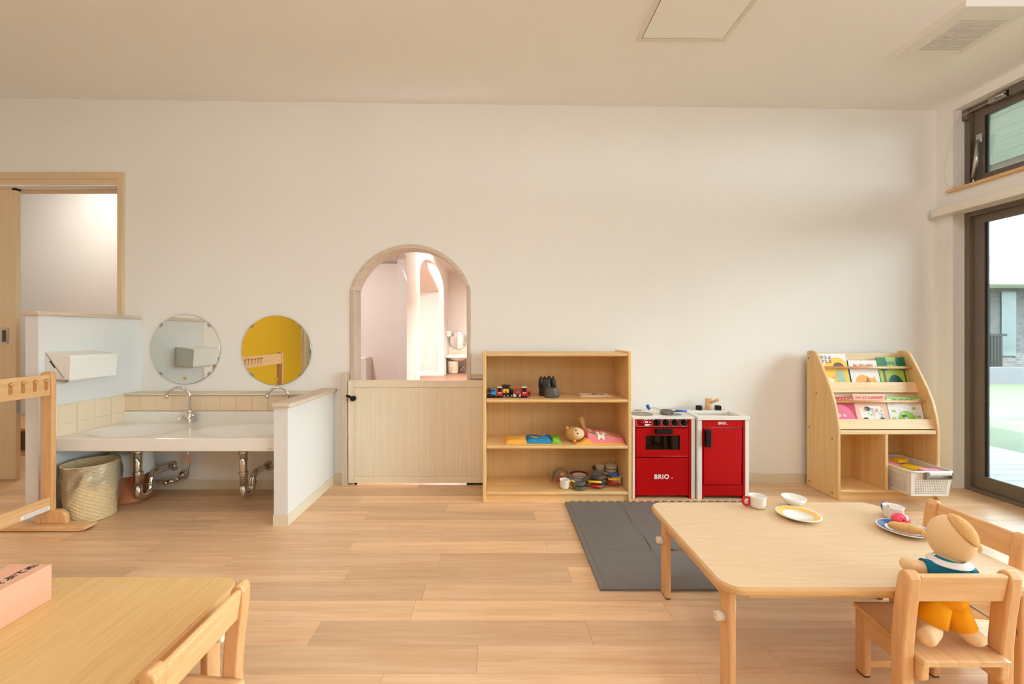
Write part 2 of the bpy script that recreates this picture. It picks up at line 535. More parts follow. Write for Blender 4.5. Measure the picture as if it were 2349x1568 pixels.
# ---- service wall behind the basin with its tiles
CH = 2.668
b = MB(); b.box(-2.392, -1.164, CH, YW, 0, 0.606)
ws = struct('wall_basin', b, M['wall'])
b = MB(); b.box(-2.392, -1.164, CH - 0.02, YW, 0.606, 0.618)
sub(ws, 'ledge', b, M['cream'], bevel=0.003)
b = MB(); b.box(-2.392, -1.164, CH - 0.006, CH, 0.0, 0.06)
sub(ws, 'baseboard', b, M['cream'])
b = MB(); b.box(-2.391, -1.165, CH - 0.004, CH, 0.44, 0.606)
sub(ws, 'grout_bed', b, M['grout'])
tm = MB(); tm.box(-0.0496, 0.0496, -0.004, 0.0, -0.0496, 0.0496)
tile_proto = None
def tile(parent, loc, rz, sx=1.0, sz=1.0):
    global tile_proto
    if tile_proto is None:
        o = tm.build('tile', M['tile'], parent, bevel=0.0015, seg=1); tile_proto = o
    else:
        o = tile_proto.copy(); COL.objects.link(o); o.parent = parent
    o.location = loc; o.rotation_euler = (0, 0, rz); o.scale = (sx, 1, sz)
x = -1.165 - 0.0515
while x > -2.39:
    wdt = min(1.0, (x + 0.05 + 2.391) / 0.1)
    if x - 0.05 < -2.391:
        wdt = (x + 0.05 + 2.391) / 0.1; xx = (x + 0.05 - 2.391) / 2
    else:
        xx = x
    tile(ws, (xx, CH - 0.0035, 0.5545), 0, wdt)
    x -= 0.1026
b = MB(); b.box(-2.392, -2.388, 2.20, CH, 0.40, 0.606)
sub(pl, 'grout_bed', b, M['grout'])
yy = CH - 0.058
k = 0
while yy > 2.2:
    tile(pl, (-2.3882, yy, 0.5545), PI / 2)
    tile(pl, (-2.3882, yy, 0.452), PI / 2)
    yy -= 0.1026
b = MB(); b.box(-2.392, -2.385, 2.2, CH, 0.606, 0.612); sub(pl, 'tile_trim', b, M['cream'])

# ---- sliding door to the corridor at the left
d = Thing('door_1', None, None, (-3.0, YW, 0), kind='structure')
b = MB(); b.box(-3.75, -2.54, YW - 0.012, YW + WT + 0.01, 2.035, 2.082); d.part('head_casing', b, M['doorwood'], bevel=0.002)
b = MB(); b.box(-3.75, -2.54, YW - 0.004, YW + 0.035, 2.0, 2.035); d.part('head_rail', b, M['doorwood'])
b = MB(); b.box(-3.75, -2.54, YW + 0.035, YW + 0.07, 2.01, 2.03); d.part('track', b, M['steel'])
b = MB(); b.box(-3.75, -2.54, YW + 0.07, YW + WT + 0.01, 1.985, 2.035); d.part('rear_head', b, M['doorwood'])
b = MB(); b.box(-2.54, -2.506, YW - 0.012, YW + WT + 0.01, 0, 2.082); d.part('jamb', b, M['doorwood'], bevel=0.002)
b = MB(); b.box(-2.506, -2.493, YW - 0.006, YW, 0, 2.08); d.part('jamb_edge', b, M['cream'])
b = MB(); b.box(-3.75, -3.275, YW + 0.038, YW + 0.068, 0.012, 2.012); leaf = d.part('door_leaf', b, M['doorwood'], bevel=0.002)
b = MB(); b.box(-3.30, -3.272, YW + 0.036, YW + 0.069, 1.975, 2.02); d.part('corner_guide', b, M['black'], leaf, bevel=0.004)
b = MB(); b.box(-3.375, -3.325, YW + 0.034, YW + 0.038, 0.93, 1.04); h = d.part('pull_plate', b, M['steel'], leaf, bevel=0.002, label='steel recessed pull')
b = MB(); b.box(-3.362, -3.335, YW + 0.033, YW + 0.035, 0.945, 1.025); d.part('pull_recess', b, mat('pull_shadow', (84, 66, 40), 0.5), leaf)
b = MB(); b.box(-3.276, -3.272, YW + 0.04, YW + 0.064, 0.46, 0.56); d.part('lock_plate', b, M['steel'], leaf)

# ---- corridor behind the door
b = MB(); b.box(-5.3, -2.2, 3.95, 4.05, 0, 2.75)
struct('wall_corridor', b, M['white_wall'])
b = MB(); b.box(-5.3, -5.2, YW + WT, 4.05, 0, 2.75); b.box(-5.3, XL - 0.1, YW, YW + WT, 0, 2.75)
struct('wall_corridor_left', b, M['white_wall'])
b = MB(); b.box(-2.3, -2.2, YW + WT, 4.05, 0, 2.75)
struct('wall_corridor_right', b, M['white_wall'])
b = MB(); b.box(-5.3, -2.2, YW + WT, 4.05, 2.6, 2.7)
struct('ceiling_corridor', b, M['white_wall'])
t = Thing('shoe_bench', 'low wooden shoe bench with dark interior seen through the sliding doorway', 'bench', (-4.1, 3.6, 0))
b = MB(); b.box(-4.9, -3.3, 3.4, 3.94, 0.20, 0.222); t.part('top', b, M['beech_x'])
b = MB(); b.box(-4.9, -3.3, 3.46, 3.5, 0.03, 0.20); t.part('back_panel', b, mat('bench_back_brown', (120, 92, 74), 0.6))
b = MB(); b.box(-4.9, -3.3, 3.4, 3.94, 0.0, 0.03); t.part('plinth', b, M['beech_x'])
for xx in (-4.9, -4.1, -3.32):
    b = MB(); b.box(xx, xx + 0.02, 3.41, 3.94, 0.03, 0.20); t.part('divider', b, M['beech_x'])

# ---- arched gateway trim
tr = Thing('trim_1', None, None, (ACX, YW, 0), kind='structure')
outer = arc(AR, ASP); inner = arc(AR - 0.026, ASP)
b = MB()
Y0, Y1 = YW - 0.008, YW + WT + 0.008
n = len(outer)
for i in range(n - 1):
    o0, o1, i0, i1 = outer[i], outer[i + 1], inner[i], inner[i + 1]
    vs = [(q[0], yy, q[1]) for yy in (Y0, Y1) for q in (o0, o1, i1, i0)]
    b._add(vs, [(0, 1, 2, 3), (7, 6, 5, 4), (0, 4, 5, 1), (3, 2, 6, 7)])
tr.part('arch_casing', b, M['washed'], bevel=0.003)
hxo = math.sqrt(AR ** 2 - (ASP - ACZ) ** 2); hxi = math.sqrt((AR - 0.026) ** 2 - (ASP - ACZ) ** 2)
for s in (-1, 1):
    b = MB(); a0, a1 = sorted((ACX + s * hxo, ACX + s * hxi)); b.box(a0, a1, Y0, Y1, 0, ASP)
    tr.part('jamb', b, M['washed_z'], bevel=0.003)

# ---- half gate in front of the archway
GY0, GY1 = 2.737, 2.768
g = Thing('half_gate', 'pale wooden half-height gate with black lever handle below the arched opening', 'gate', (-0.52, 2.75, 0))
GX0, GX1, GZ0, GZ1 = -0.984, -0.03, 0.0145, 0.691
sw = 0.038
b = MB(); b.box(GX0, GX0 + sw, GY0, GY1, GZ0, GZ1); g.part('stile', b, M['gatewood'], bevel=0.001)
b = MB(); b.box(GX1 - sw, GX1, GY0, GY1, GZ0, GZ1); g.part('stile', b, M['gatewood'], bevel=0.001)
b = MB(); b.box(GX0 + sw + 0.0012, GX1 - sw - 0.0012, GY0, GY1, GZ1 - 0.046, GZ1); g.part('rail', b, M['gatewood'], bevel=0.001)
b = MB(); b.box(GX0 + sw + 0.0012, GX1 - sw - 0.0012, GY0, GY1, GZ0, GZ0 + 0.042); g.part('rail', b, M['gatewood'], bevel=0.001)
b = MB(); b.box(GX0 + sw + 0.0015, GX1 - sw - 0.0015, GY0 + 0.001, GY1 - 0.001, GZ0 + 0.0435, GZ1 - 0.0475); g.part('panel', b, M['gatewood'])
b = MB(); b.cyl((-0.945, GY0, 0.575), (-0.945, GY0 - 0.006, 0.575), 0.021, n=28); h = g.part('rose', b, M['offwhite'])
b = MB(); b.cyl((-0.943, GY0 - 0.006, 0.575), (-0.943, GY0 - 0.035, 0.575), 0.016, n=24)
b.tube([(-0.943, GY0 - 0.026, 0.578), (-0.96, GY0 - 0.03, 0.586), (-0.984, GY0 - 0.034, 0.597)], [0.010, 0.0085, 0.007], 12)
g.part('lever', b, M['black'], h, label='black lever')
b = MB(); b.tube([(-0.93 + 0.0, GY0 + 0.012, 0.016), (-0.945, GY0 + 0.012, 0.014), (-0.945, GY0 + 0.012, 0.004)], 0.003, 8)
b.cyl((-0.936, GY0 + 0.006, 0.011), (-0.936, GY0 + 0.018, 0.011), 0.0105, n=20); g.part('caster', b, M['black'])
b = MB(); b.box(-0.2, -0.09, GY0 + 0.004, GY1, 0.001, 0.0145); g.part('floor_guide', b, M['dark'])
b = MB(); b.box(-1.026, -0.989, 2.728, YW - 0.001, 0, 0.741)
single('gate_post', b, M['washed_z'], 'whitewashed wooden post standing at the latch side of the half gate', 'post', bevel=0.003)
b = MB(); b.box(-0.172, 0.35, 2.762, YW, 0.70, 0.728)
struct('trim_2', b, M['washed'], bevel=0.002)

# ---- windows in the right wall
def sash_window(name, z0, z1, sill):
    wdw = Thing(name, None, None, (XR + 0.1, (OY0 + OY1) / 2, z0), kind='structure')
    fx0, fx1 = XR + 0.075, XR + 0.155
    fr = 0.03
    b = MB(); b.box(fx0, fx1, OY1 - fr, OY1, z0, z1); wdw.part('frame_side', b, M['bronze'])
    b = MB(); b.box(fx0, fx1, OY0, OY0 + fr, z0, z1); wdw.part('frame_side', b, M['bronze'])
    b = MB(); b.box(fx0, fx1, OY0 + fr, OY1 - fr, z1 - fr, z1); wdw.part('frame_head', b, M['bronze'])
    b = MB(); b.box(fx0, fx1, OY0 + fr, OY1 - fr, z0, z0 + 0.022); wdw.part('frame_sill', b, M['bronze'])
    n = 3
    L = (OY1 - OY0 - 2 * fr) / n
    st = 0.058
    for k in range(n):
        ya = OY0 + fr + k * L; yb = ya + L
        xa = fx0 + (0.022 if k % 2 == 0 else 0.034); xb = xa + 0.032
        za, zb = z0 + 0.022, z1 - fr
        f = MB()
        f.ring((ya, yb, za, zb), (ya + st, yb - st, za + (0.085 if z0 < 0.5 else 0.05), zb - 0.05), 'x', xa, xb)
        s = wdw.part('sash', f, M['bronze'], bevel=0.003)
        p = MB(); xm = (xa + xb) / 2
        p.box(xm - 0.003, xm + 0.003, ya + st - 0.004, yb - st + 0.004, za + 0.04, zb - 0.04)
        wdw.part('pane', p, M['glass'], s)
        if k == n - 1:
            e = MB(); e.box(xm - 0.006, xm + 0.006, yb - st - 0.012, yb - st, za + 0.05, zb - 0.05)
            wdw.part('gasket', e, M['dark'], s)
    return wdw
w1 = sash_window('window_1', 0.0, Z1, False)
w2 = sash_window('window_2', Z2, Z3, True)
b = MB(); b.box(XR - 0.026, XR + 0.078, OY0, OY1 + 0.022, Z2 - 0.016, Z2 + 0.002)
w2.part('window_sill', b, M['beech_y'], bevel=0.002, label='orange-brown wooden sill')
# stay arm, latch, pull wire of the high window
b = MB(); b.tube([(XR + 0.072, 2.60, 2.215), (XR + 0.07, 2.625, 1.985)], 0.011, 8); w2.part('stay_arm', b, M['steel'])
b = MB(); b.cyl((XR + 0.072, 2.625, 1.985), (XR + 0.072, 2.63, 1.95), 0.006, n=10); b.box(XR + 0.068, XR + 0.078, 2.585, 2.61, 2.20, 2.25); w2.part('stay_bracket', b, M['steel'])
b = MB(); b.box(XR + 0.055, XR + 0.077, 2.645, 2.675, 2.37, 2.435); w2.part('wire_bracket', b, M['bronze'])
b = MB(); b.box(XR + 0.05, XR + 0.077, 2.44, 2.53, 2.40, 2.435); w2.part('latch_plate', b, M['steel'])
b = MB(); b.cyl((XR + 0.045, 2.46, 2.405), (XR + 0.045, 2.46, 2.418), 0.024, n=20); w2.part('pulley', b, M['chrome'])
b = MB(); b.box(XR + 0.04, XR + 0.077, 2.10, 2.42, 2.39, 2.438); w2.part('opener_box', b, M['bronze'], bevel=0.003)
def catmull(p, n=8):
    p = [Vector(q) for q in p]; out = []
    for i in range(len(p) - 1):
        a, b_, c, d_ = p[max(i - 1, 0)], p[i], p[i + 1], p[min(i + 2, len(p) - 1)]
        for k in range(n):
            t_ = k / n
            out.append(0.5 * ((2 * b_) + (c - a) * t_ + (2 * a - 5 * b_ + 4 * c - d_) * t_ ** 2 + (3 * b_ - a - 3 * c + d_) * t_ ** 3))
    return out + [p[-1]]
wire = catmull([(XR + 0.045, 2.48, 2.41), (XR + 0.05, 2.66, 2.405), (XR + 0.03, 2.67, 2.38), (XR - 0.006, 2.672, 2.33), (XR - 0.012, 2.695, 2.22), (XR - 0.013, 2.715, 2.10), (XR - 0.012, 2.718, 2.02), (XR - 0.012, 2.70, 1.965), (XR - 0.008, 2.672, 1.947), (XR + 0.04, 2.655, 1.938)])
b = MB(); b.tube(wire, 0.0016, 6); w2.part('pull_wire', b, M['offwhite'])

# ---- ceiling fittings
hz = zc(0.955)
t = Thing('ceiling_hatch', 'square access hatch with slim grey metal frame in the ceiling', 'hatch', (0.955, 1.92, hz - 0.004))
hx0, hx1, hy0, hy1 = 0.722, 1.188, 1.69, 2.155
for (xa, xb, ya, yb) in ((hx0, hx1, hy1 - 0.022, hy1), (hx0, hx1, hy0, hy0 + 0.022), (hx0, hx0 + 0.022, hy0 + 0.022, hy1 - 0.022), (hx1 - 0.022, hx1, hy0 + 0.022, hy1 - 0.022)):
    b = MB(); b.box(xa, xb, ya, yb, hz - 0.008, hz + 0.004); t.part('frame', b, M['offwhite'], bevel=0.002)
b = MB(); b.box(hx0 + 0.022, hx1 - 0.022, hy0 + 0.022, hy1 - 0.022, hz - 0.001, hz + 0.003); t.part('gap', b, M['dark'])
b = MB(); b.box(hx0 + 0.026, hx1 - 0.026, hy0 + 0.026, hy1 - 0.026, hz - 0.006, hz - 0.001); t.part('panel', b, M['ceil'])
vz = 2.478
t = Thing('ceiling_vent', 'white square ceiling ventilation unit with slotted grille near the high window', 'vent', (2.285, 2.04, vz))
vx0, vx1, vy0, vy1 = 2.12, 2.455, 1.87, 2.203
gx0, gx1, gy0, gy1 = 2.20, 2.415, 1.958, 2.164
b = MB()
b.ring((vx0, vx1, vy0, vy1), (gx0, gx1, gy0, gy1), 'z', vz, 2.515)
t.part('cover', b, M['white'], bevel=0.003)
b = MB(); b.box(gx0, gx1, gy0, gy1, vz + 0.014, vz + 0.016); t.part('backing', b, mat('grille_shadow', (80, 66, 50), 0.9))
ns = 24
for k in range(ns):
    yc = gy0 + (gy1 - gy0) * (k + 0.5) / ns
    b = MB(); b.box(gx0, gx1, yc - 0.0026, yc + 0.0026, vz, vz + 0.004); t.part('slat', b, M['white'])

# ---- recessed downlights (outside the frame, above and behind the camera)
def downlight(x, y, z, power, label, grp, color=LAMP_COLOR, spread=2.6, size=0.15):
    t = Thing('downlight', label, 'ceiling light', (x, y, z), group=grp)
    b = MB(); b.lathe([(0.055, 0.0), (0.075, -0.004), (0.08, 0.0), (0.08, 0.004), (0.055, 0.004)], (x, y, z), 28, cap=False); t.part('ring', b, M['white'])
    ld = bpy.data.lights.new('downlight_lamp', 'AREA'); ld.shape = 'DISK'; ld.size = size; ld.energy = power; ld.color = color
    ld.spread = spread
    lo = bpy.data.objects.new('downlight_lamp', ld); COL.objects.link(lo); lo.parent = t.e; lo.location = (0, 0, -0.006)
    return t
def fill_globe(x, y, label):  # unseen globe lamp, added to brighten the walls and ceiling
    z = zc(x)
    t = Thing('fill_globe', label, 'ceiling light', (x, y, z - 0.38), group='added fill globes of the playroom')
    b = MB(); b.cyl((x, y, z + 0.002), (x, y, z - 0.02), 0.06, n=28); t.part('canopy', b, M['white'])
    b = MB(); b.cyl((x, y, z - 0.02), (x, y, z - 0.19), 0.008, n=12); t.part('stem', b, M['white'])
    r = 0.10
    m = bpy.data.materials.get('fill_globe_glow')
    if m is None:
        m = bpy.data.materials.new('fill_globe_glow'); m.use_nodes = True
        nt = m.node_tree; nt.nodes.clear()
        em = nt.nodes.new('ShaderNodeEmission'); em.inputs['Color'].default_value = LAMP_COLOR + (1,)
        em.inputs['Strength'].default_value = LAMP_POWER / (PI * 4 * PI * r * r)
        ou = nt.nodes.new('ShaderNodeOutputMaterial'); nt.links.new(em.outputs[0], ou.inputs[0])
    b = MB(); b.sphere((x, y, z - 0.28), r, 12, 8); t.part('globe', b, m)
for x, y, lab in ((-0.5, 0.6, 'added fill globe over the middle of the room, above the frame'), (2.15, 0.9, 'added fill globe nearest the windows, above the frame'),
                  (-2.3, -1.5, 'added fill globe at the rear of the yellow wall side'), (0.0, -1.5, 'added fill globe in the middle of the rear of the room'), (1.9, -1.5, 'added fill globe at the rear of the window side')):
    fill_globe(x, y, lab)

for x, lab in ((-1.7, 'recessed downlight in the ceiling on the basin side, above the frame'), (0.0, 'recessed downlight in the ceiling over the open floor, above the frame'), (1.5, 'recessed downlight in the ceiling over the right table, above the frame')):
    downlight(x, 1.25, zc(x) - 0.002, 2.4, lab, 'recessed downlights of the playroom', LAMP_COLOR, 2.0)

# ---- the next room seen through the arch
NX0, NX1, NY0, NY1, NZ = -3.4, 2.2, YW + WT, 10.8, 2.62
b = MB(); b.box(-1.4, NX1 + 0.1, NY0, NY1 + 0.1, -0.06, 0.0); b.box(NX0, -1.4, 4.05, NY1 + 0.1, -0.06, 0.0); b.box(-2.2, -1.4, NY0, 4.05, -0.06, 0.0)
struct('floor_next_room', b, M['redfloor'])
b = MB(); b.box(NX0 - 0.1, NX1 + 0.1, NY1, NY1 + 0.1, 0, 3.0)
struct('wall_next_room_back', b, M['white_wall'])
b = MB(); b.box(NX1, NX1 + 0.1, NY0, NY1, 0, 3.0)
struct('wall_next_room_right', b, M['white_wall'])
b = MB(); b.box(NX0 - 0.1, NX0, 4.05, NY1, 0, 3.0)
struct('wall_next_room_left', b, M['white_wall'])
b = MB(); b.box(-1.4, NX1 + 0.1, NY0, NY1 + 0.1, NZ, NZ + 0.1)
struct('ceiling_next_room', b, M['white_wall'])
def ell(y0, y1, spring, rise, n=20):
    c = (y0 + y1) / 2; r = (y1 - y0) / 2
    return [(c - r * math.cos(PI * k / n), spring + rise * math.sin(PI * k / n)) for k in range(n + 1)]
poly = [(NY0, 0), (3.1, 0)] + ell(3.1, 5.83, 1.97, 0.42) + [(5.83, 0), (6.82, 0)] + ell(6.82, 9.9, 2.0, 0.42) + [(9.9, 0), (NY1, 0), (NY1, NZ + 0.05), (NY0, NZ + 0.05)]
b = MB(); b.prism(poly, 'x', -1.40, -1.27)
wa = struct('wall_next_room_arches', b, M['white_wall'])
b = MB(); b.box(-1.27, -1.264, 6.40, 6.46, 0.28, 0.42); sub(wa, 'pull_plate', b, M['offwhite'])
niche = mat('pale_pink_wallpaper', (228, 218, 211), 0.85, spec=0.2)
b = MB(); b.box(NX0, -1.40, 5.90, 6.0, 0, 2.0)
struct('wall_niche_front', b, niche)
b = MB(); b.box(NX0, -1.40, 9.93, 10.03, 0, 2.0)
wn2 = struct('wall_niche_back', b, niche)
for (x0, x1, z0, z1) in ((-1.74, -1.66, 1.36, 1.50), (-1.74, -1.58, 1.12, 1.26), (-1.75, -1.66, 0.19, 0.34)):
    b = MB(); b.box(x0, x1, 9.92, 9.93, z0, z1); sub(wn2, 'switch_plate', b, M['offwhite'])
b = MB(); b.box(NX0, -1.40, 9.915, 9.93, 0, 0.08); sub(wn2, 'baseboard', b, M['white'])
b = MB(); b.prism([(5.95, 2.0), (6.0, 2.05), (NY0, 3.0), (NY0, 2.9)], 'x', NX0, -1.40)
b.prism([(9.95, 2.0), (10.0, 2.05), (6.0, 2.9), (6.0, 2.8)], 'x', NX0, -1.40)
struct('ceiling_niche', b, niche)
b = MB(); b.box(-2.3, -1.78, 5.5, 5.89, 0, 0.67)
struct('wall_niche_low', b, M['white_wall'])
downlight(-0.95, 7.6, NZ - 0.002, 85, 'bright round ceiling light visible at the top of the arch', None, (1, 0.97, 0.93), 3.0)
for (x, y, lab) in ((0.7, 6.6, 'added unseen fill light in the middle of the room beyond the arch'), (0.9, 9.2, 'added unseen fill light at the far end of the room beyond the arch')):
    downlight(x, y, NZ - 0.002, 105, lab, 'added fill lights of the next room', (1, 0.97, 0.93), 2.1)  # unseen lamps added so the room past the arch is bright
for (x, y, p, lab) in ((-2.1, 4.6, 30, 'added unseen fill light in the nearer side niche beyond the arch'), (-2.3, 7.6, 32, 'added unseen fill light in the farther side niche beyond the arch')):
    downlight(x, y, 2.35, p, lab, 'added niche fill lights', (1, 0.95, 0.92), 3.0)  # unseen lamps added to lift the niche walls
downlight(-3.6, 3.35, 2.595, 14.5, 'added unseen fill light in the corridor behind the sliding door', None, (1, 0.95, 0.88), 3.1)  # unseen lamp added to brighten the corridor

# far wash corner in the next room
t = Thing('far_wash_basin', 'small white wash basin against the far wall beyond the arch', 'basin', (-0.8, 10.5, 0))
b = MB(); b.box(-1.26, -0.3, 10.25, 10.795, 0.40, 0.47); t.part('counter', b, M['ceramic'], bevel=0.01)
b = MB(); b.box(-1.26, -0.3, 10.74, 10.795, 0.47, 0.58); t.part('splashback', b, M['tile'])
b = MB(); b.lathe([(0.0, 0.30), (0.12, 0.31), (0.2, 0.36), (0.22, 0.40)], (-1.0, 10.5, 0), 24); t.part('bowl', b, M['ceramic'])
b = MB(); b.tube([(-1.0, 10.5, 0.31), (-1.0, 10.5, 0.10), (-0.97, 10.55, 0.05), (-0.93, 10.6, 0.10), (-0.86, 10.7, 0.16), (-0.82, 10.76, 0.16)], 0.025, 10); t.part('drain_pipe', b, M['chrome'])
b = MB(); b.tube([(-0.72, 10.6, 0.47), (-0.72, 10.6, 0.72), (-0.76, 10.57, 0.76), (-0.84, 10.5, 0.76), (-0.87, 10.46, 0.70)], 0.018, 8); t.part('spout', b, M['chrome'])
t = Thing('far_round_mirror', 'round mirror above the far basin beyond the arch', 'mirror', (-1.0, 10.79, 0.6))
b = MB(); b.cyl((-1.0, 10.79, 0.83), (-1.0, 10.782, 0.83), 0.225, n=36); t.part('glass', b, M['mirror'])
b = MB(); b.tube([(-1.0 + 0.227 * math.cos(q), 10.786, 0.83 + 0.227 * math.sin(q)) for q in [2 * PI * k / 36 for k in range(36)]], 0.006, 6, closed=True); t.part('rim', b, M['steel'])
b = MB(); b.lathe([(0.10, 0), (0.12, 0.02), (0.13, 0.30), (0.135, 0.31), (0.12, 0.31), (0.11, 0.03), (0, 0.02)], (-1.1, 10.42, 0), 24)
single('far_waste_bin', b, M['cupcream'], 'cream waste bin under the far basin beyond the arch', 'bin')
b = MB(); b.prism([(10.35, 0.93), (10.62, 0.93), (10.62, 1.07), (10.35, 1.07)], 'x', -1.265, -1.16)
single('far_towel_dispenser', b, M['white'], 'white towel dispenser beside the far round mirror beyond the arch', 'dispenser', bevel=0.006)

# ================================================================== outdoors
b = MB(); b.box(4.62, 60, -20, 60, -0.2, -0.06)
struct('ground_lawn', b, mat('lawn_grass', (66, 74, 52), 0.9, noise=0.2, nscale=6))
b = MB(); b.box(XR + 0.15, 4.62, -6, 20, -0.2, -0.085)
deck = struct('ground_deck', b, M['dark'])
dm = MB(); dm.box(0, 4.62 - XR - 0.15, 0.002, 0.118, -0.085, -0.05)
dp = None
for k in range(46):
    if dp is None:
        dp = dm.build('deck_board', wood('deck_board', (112, 108, 109), (96, 92, 94), 'x', 40, 3, 0.7, 0.05), deck); o = dp
    else:
        o = dp.copy(); COL.objects.link(o); o.parent = deck
    o.location = (XR + 0.15, 1.4 + 0.12 * k, 0)
# eave with soffit boards above the deck
b = MB(); b.box(XR + 0.15, 4.75, -6, 14, 2.62, 2.72)
eave = struct('roof_eave', b, M['dark'])
sm = MB(); sm.box(0.003, 0.247, -6, 14, 2.585, 2.62)
sp = None
for k in range(6):
    if sp is None:
        sp = sm.build('soffit_board', wood('soffit_board', (150, 152, 138), (126, 130, 114), 'y', 50, 1.5, 0.7, 0.03), eave); o = sp  # grey-green tint puts the lawn's reflection into the board colour
    else:
        o = sp.copy(); COL.objects.link(o); o.parent = eave
    o.location = (XR + 0.2 + 0.25 * k, 0, 0)
b = MB(); b.box(4.73, 4.78, -6, 14, 2.56, 2.76); sub(eave, 'fascia', b, M['bronze'])
# building across the lawn
t = Thing('neighbour_building', 'grey brick building with white upper storey across the lawn', 'building', (14, 9.5, -0.06))
brick = bpy.data.materials.new('grey_brick'); brick.use_nodes = True
nt = brick.node_tree; bs = nt.nodes['Principled BSDF']; bt = nt.nodes.new('ShaderNodeTexBrick'); tcn = nt.nodes.new('ShaderNodeTexCoord'); mpn = nt.nodes.new('ShaderNodeMapping')
mpn.inputs['Rotation'].default_value = (PI / 2, 0, 0)
bt.inputs['Color1'].default_value = lin((84, 82, 82)); bt.inputs['Color2'].default_value = lin((64, 62, 62)); bt.inputs['Mortar'].default_value = lin((96, 95, 94))
bt.inputs['Scale'].default_value = 4.0; bt.inputs['Row Height'].default_value = 0.22; bt.inputs['Mortar Size'].default_value = 0.015
nt.links.new(tcn.outputs['Object'], mpn.inputs[0]); nt.links.new(mpn.outputs[0], bt.inputs['Vector']); nt.links.new(bt.outputs['Color'], bs.inputs['Base Color']); bs.inputs['Roughness'].default_value = 0.9
b = MB(); b.box(11.2, 20, 9.4, 14, -0.06, 2.03); t.part('brick_wall', b, brick)
b = MB(); b.box(9.4, 20, 8.6, 14, 2.03, 2.14); t.part('porch_roof', b, M['white'])
b = MB(); b.box(9.2, 20, 9.6, 14, 2.14, 2.75); t.part('upper_wall', b, M['white_wall'])
b = MB(); b.box(9.0, 20.2, 9.4, 14.2, 2.75, 2.79); t.part('roof_edge', b, M['grey'])
b = MB(); b.box(9.0, 20, 8.7, 8.95, -0.06, 0.28); t.part('plinth', b, mat('pale_concrete', (78, 78, 82), 0.8))
b = MB(); b.box(11.42, 11.75, 9.37, 9.4, 0.5, 1.95); t.part('window', b, mat('far_window', (64, 76, 74), 0.3))
t = Thing('dark_railing', 'dark slatted railing beside the grey brick building', 'railing', (11.0, 9.2, 0.28))
for k in range(7):
    b = MB(); b.box(10.65 + 0.07 * k, 10.69 + 0.07 * k, 9.1, 9.13, 0.28, 0.95); t.part('bar', b, M['black'])
b = MB(); b.box(10.6, 11.2, 9.09, 9.14, 0.95, 1.0); t.part('handrail', b, M['black'])
b = MB(); b.prism([(6.3, -0.06), (6.85, -0.06), (6.75, 0.0), (6.5, 0.03)], 'y', 5.2, 5.6)
single('play_mat_on_lawn', b, mat('teal_sheet', (110, 176, 160), 0.7), 'small folded teal sheet lying on the sunny lawn', 'sheet')
# ================================================================== wash corner
t = Thing('wash_basin_counter', 'wide white double wash basin counter between the two partitions', 'basin', (-1.775, 2.43, 0))
CX0, CX1, CY0, CY1, CZ = -2.385, -1.165, 2.209, 2.66, 0.442
def bowl_z(x, y):
    z = CZ
    for cx in (-2.085, -1.471):
        r = math.sqrt(((x - cx) / 0.275) ** 2 + ((y - 2.405) / 0.172) ** 2)
        if r < 1: z -= 0.10 * (1 - r ** 2) ** 1.7
    return z
b = MB()
b.grid(lambda u, v: (CX0 + (CX1 - CX0) * u, CY0 + (CY1 - CY0) * v, bowl_z(CX0 + (CX1 - CX0) * u, CY0 + (CY1 - CY0) * v)), 120, 44)
t.part('counter_top', b, M['ceramic'])
b = MB(); b.box(CX0, CX1, CY0 - 0.006, CY0 + 0.014, 0.374, CZ + 0.0005); t.part('front_apron', b, M['ceramic'], bevel=0.004)
b = MB(); b.box(CX0, CX1, CY1 - 0.02, CY1 + 0.001, CZ - 0.004, 0.503); t.part('upstand', b, M['ceramic'], bevel=0.006)
b = MB(); b.box(CX0, CX1, CY0 + 0.014, 2.66, 0.374, 0.380)
for cx in (-2.085, -1.471):
    bb = MB(); bb.lathe([(0.0, 0.338), (0.03, 0.338), (0.04, 0.345), (0.10, 0.350), (0.15, 0.362), (0.17, 0.376)], (cx, 2.405, 0), 36, sx=1.2, sy=0.85)
    t.part('bowl_underside', bb, M['ceramic'])
    bb = MB(); bb.cyl((cx, 2.405, 0.3475), (cx, 2.405, 0.350), 0.022, n=20); t.part('drain_ring', bb, M['chrome'])
b = MB(); b.box(-1.222, -1.198, CY0 - 0.0066, CY0 - 0.006, 0.386, 0.389); t.part('maker_mark', b, M['grey'])

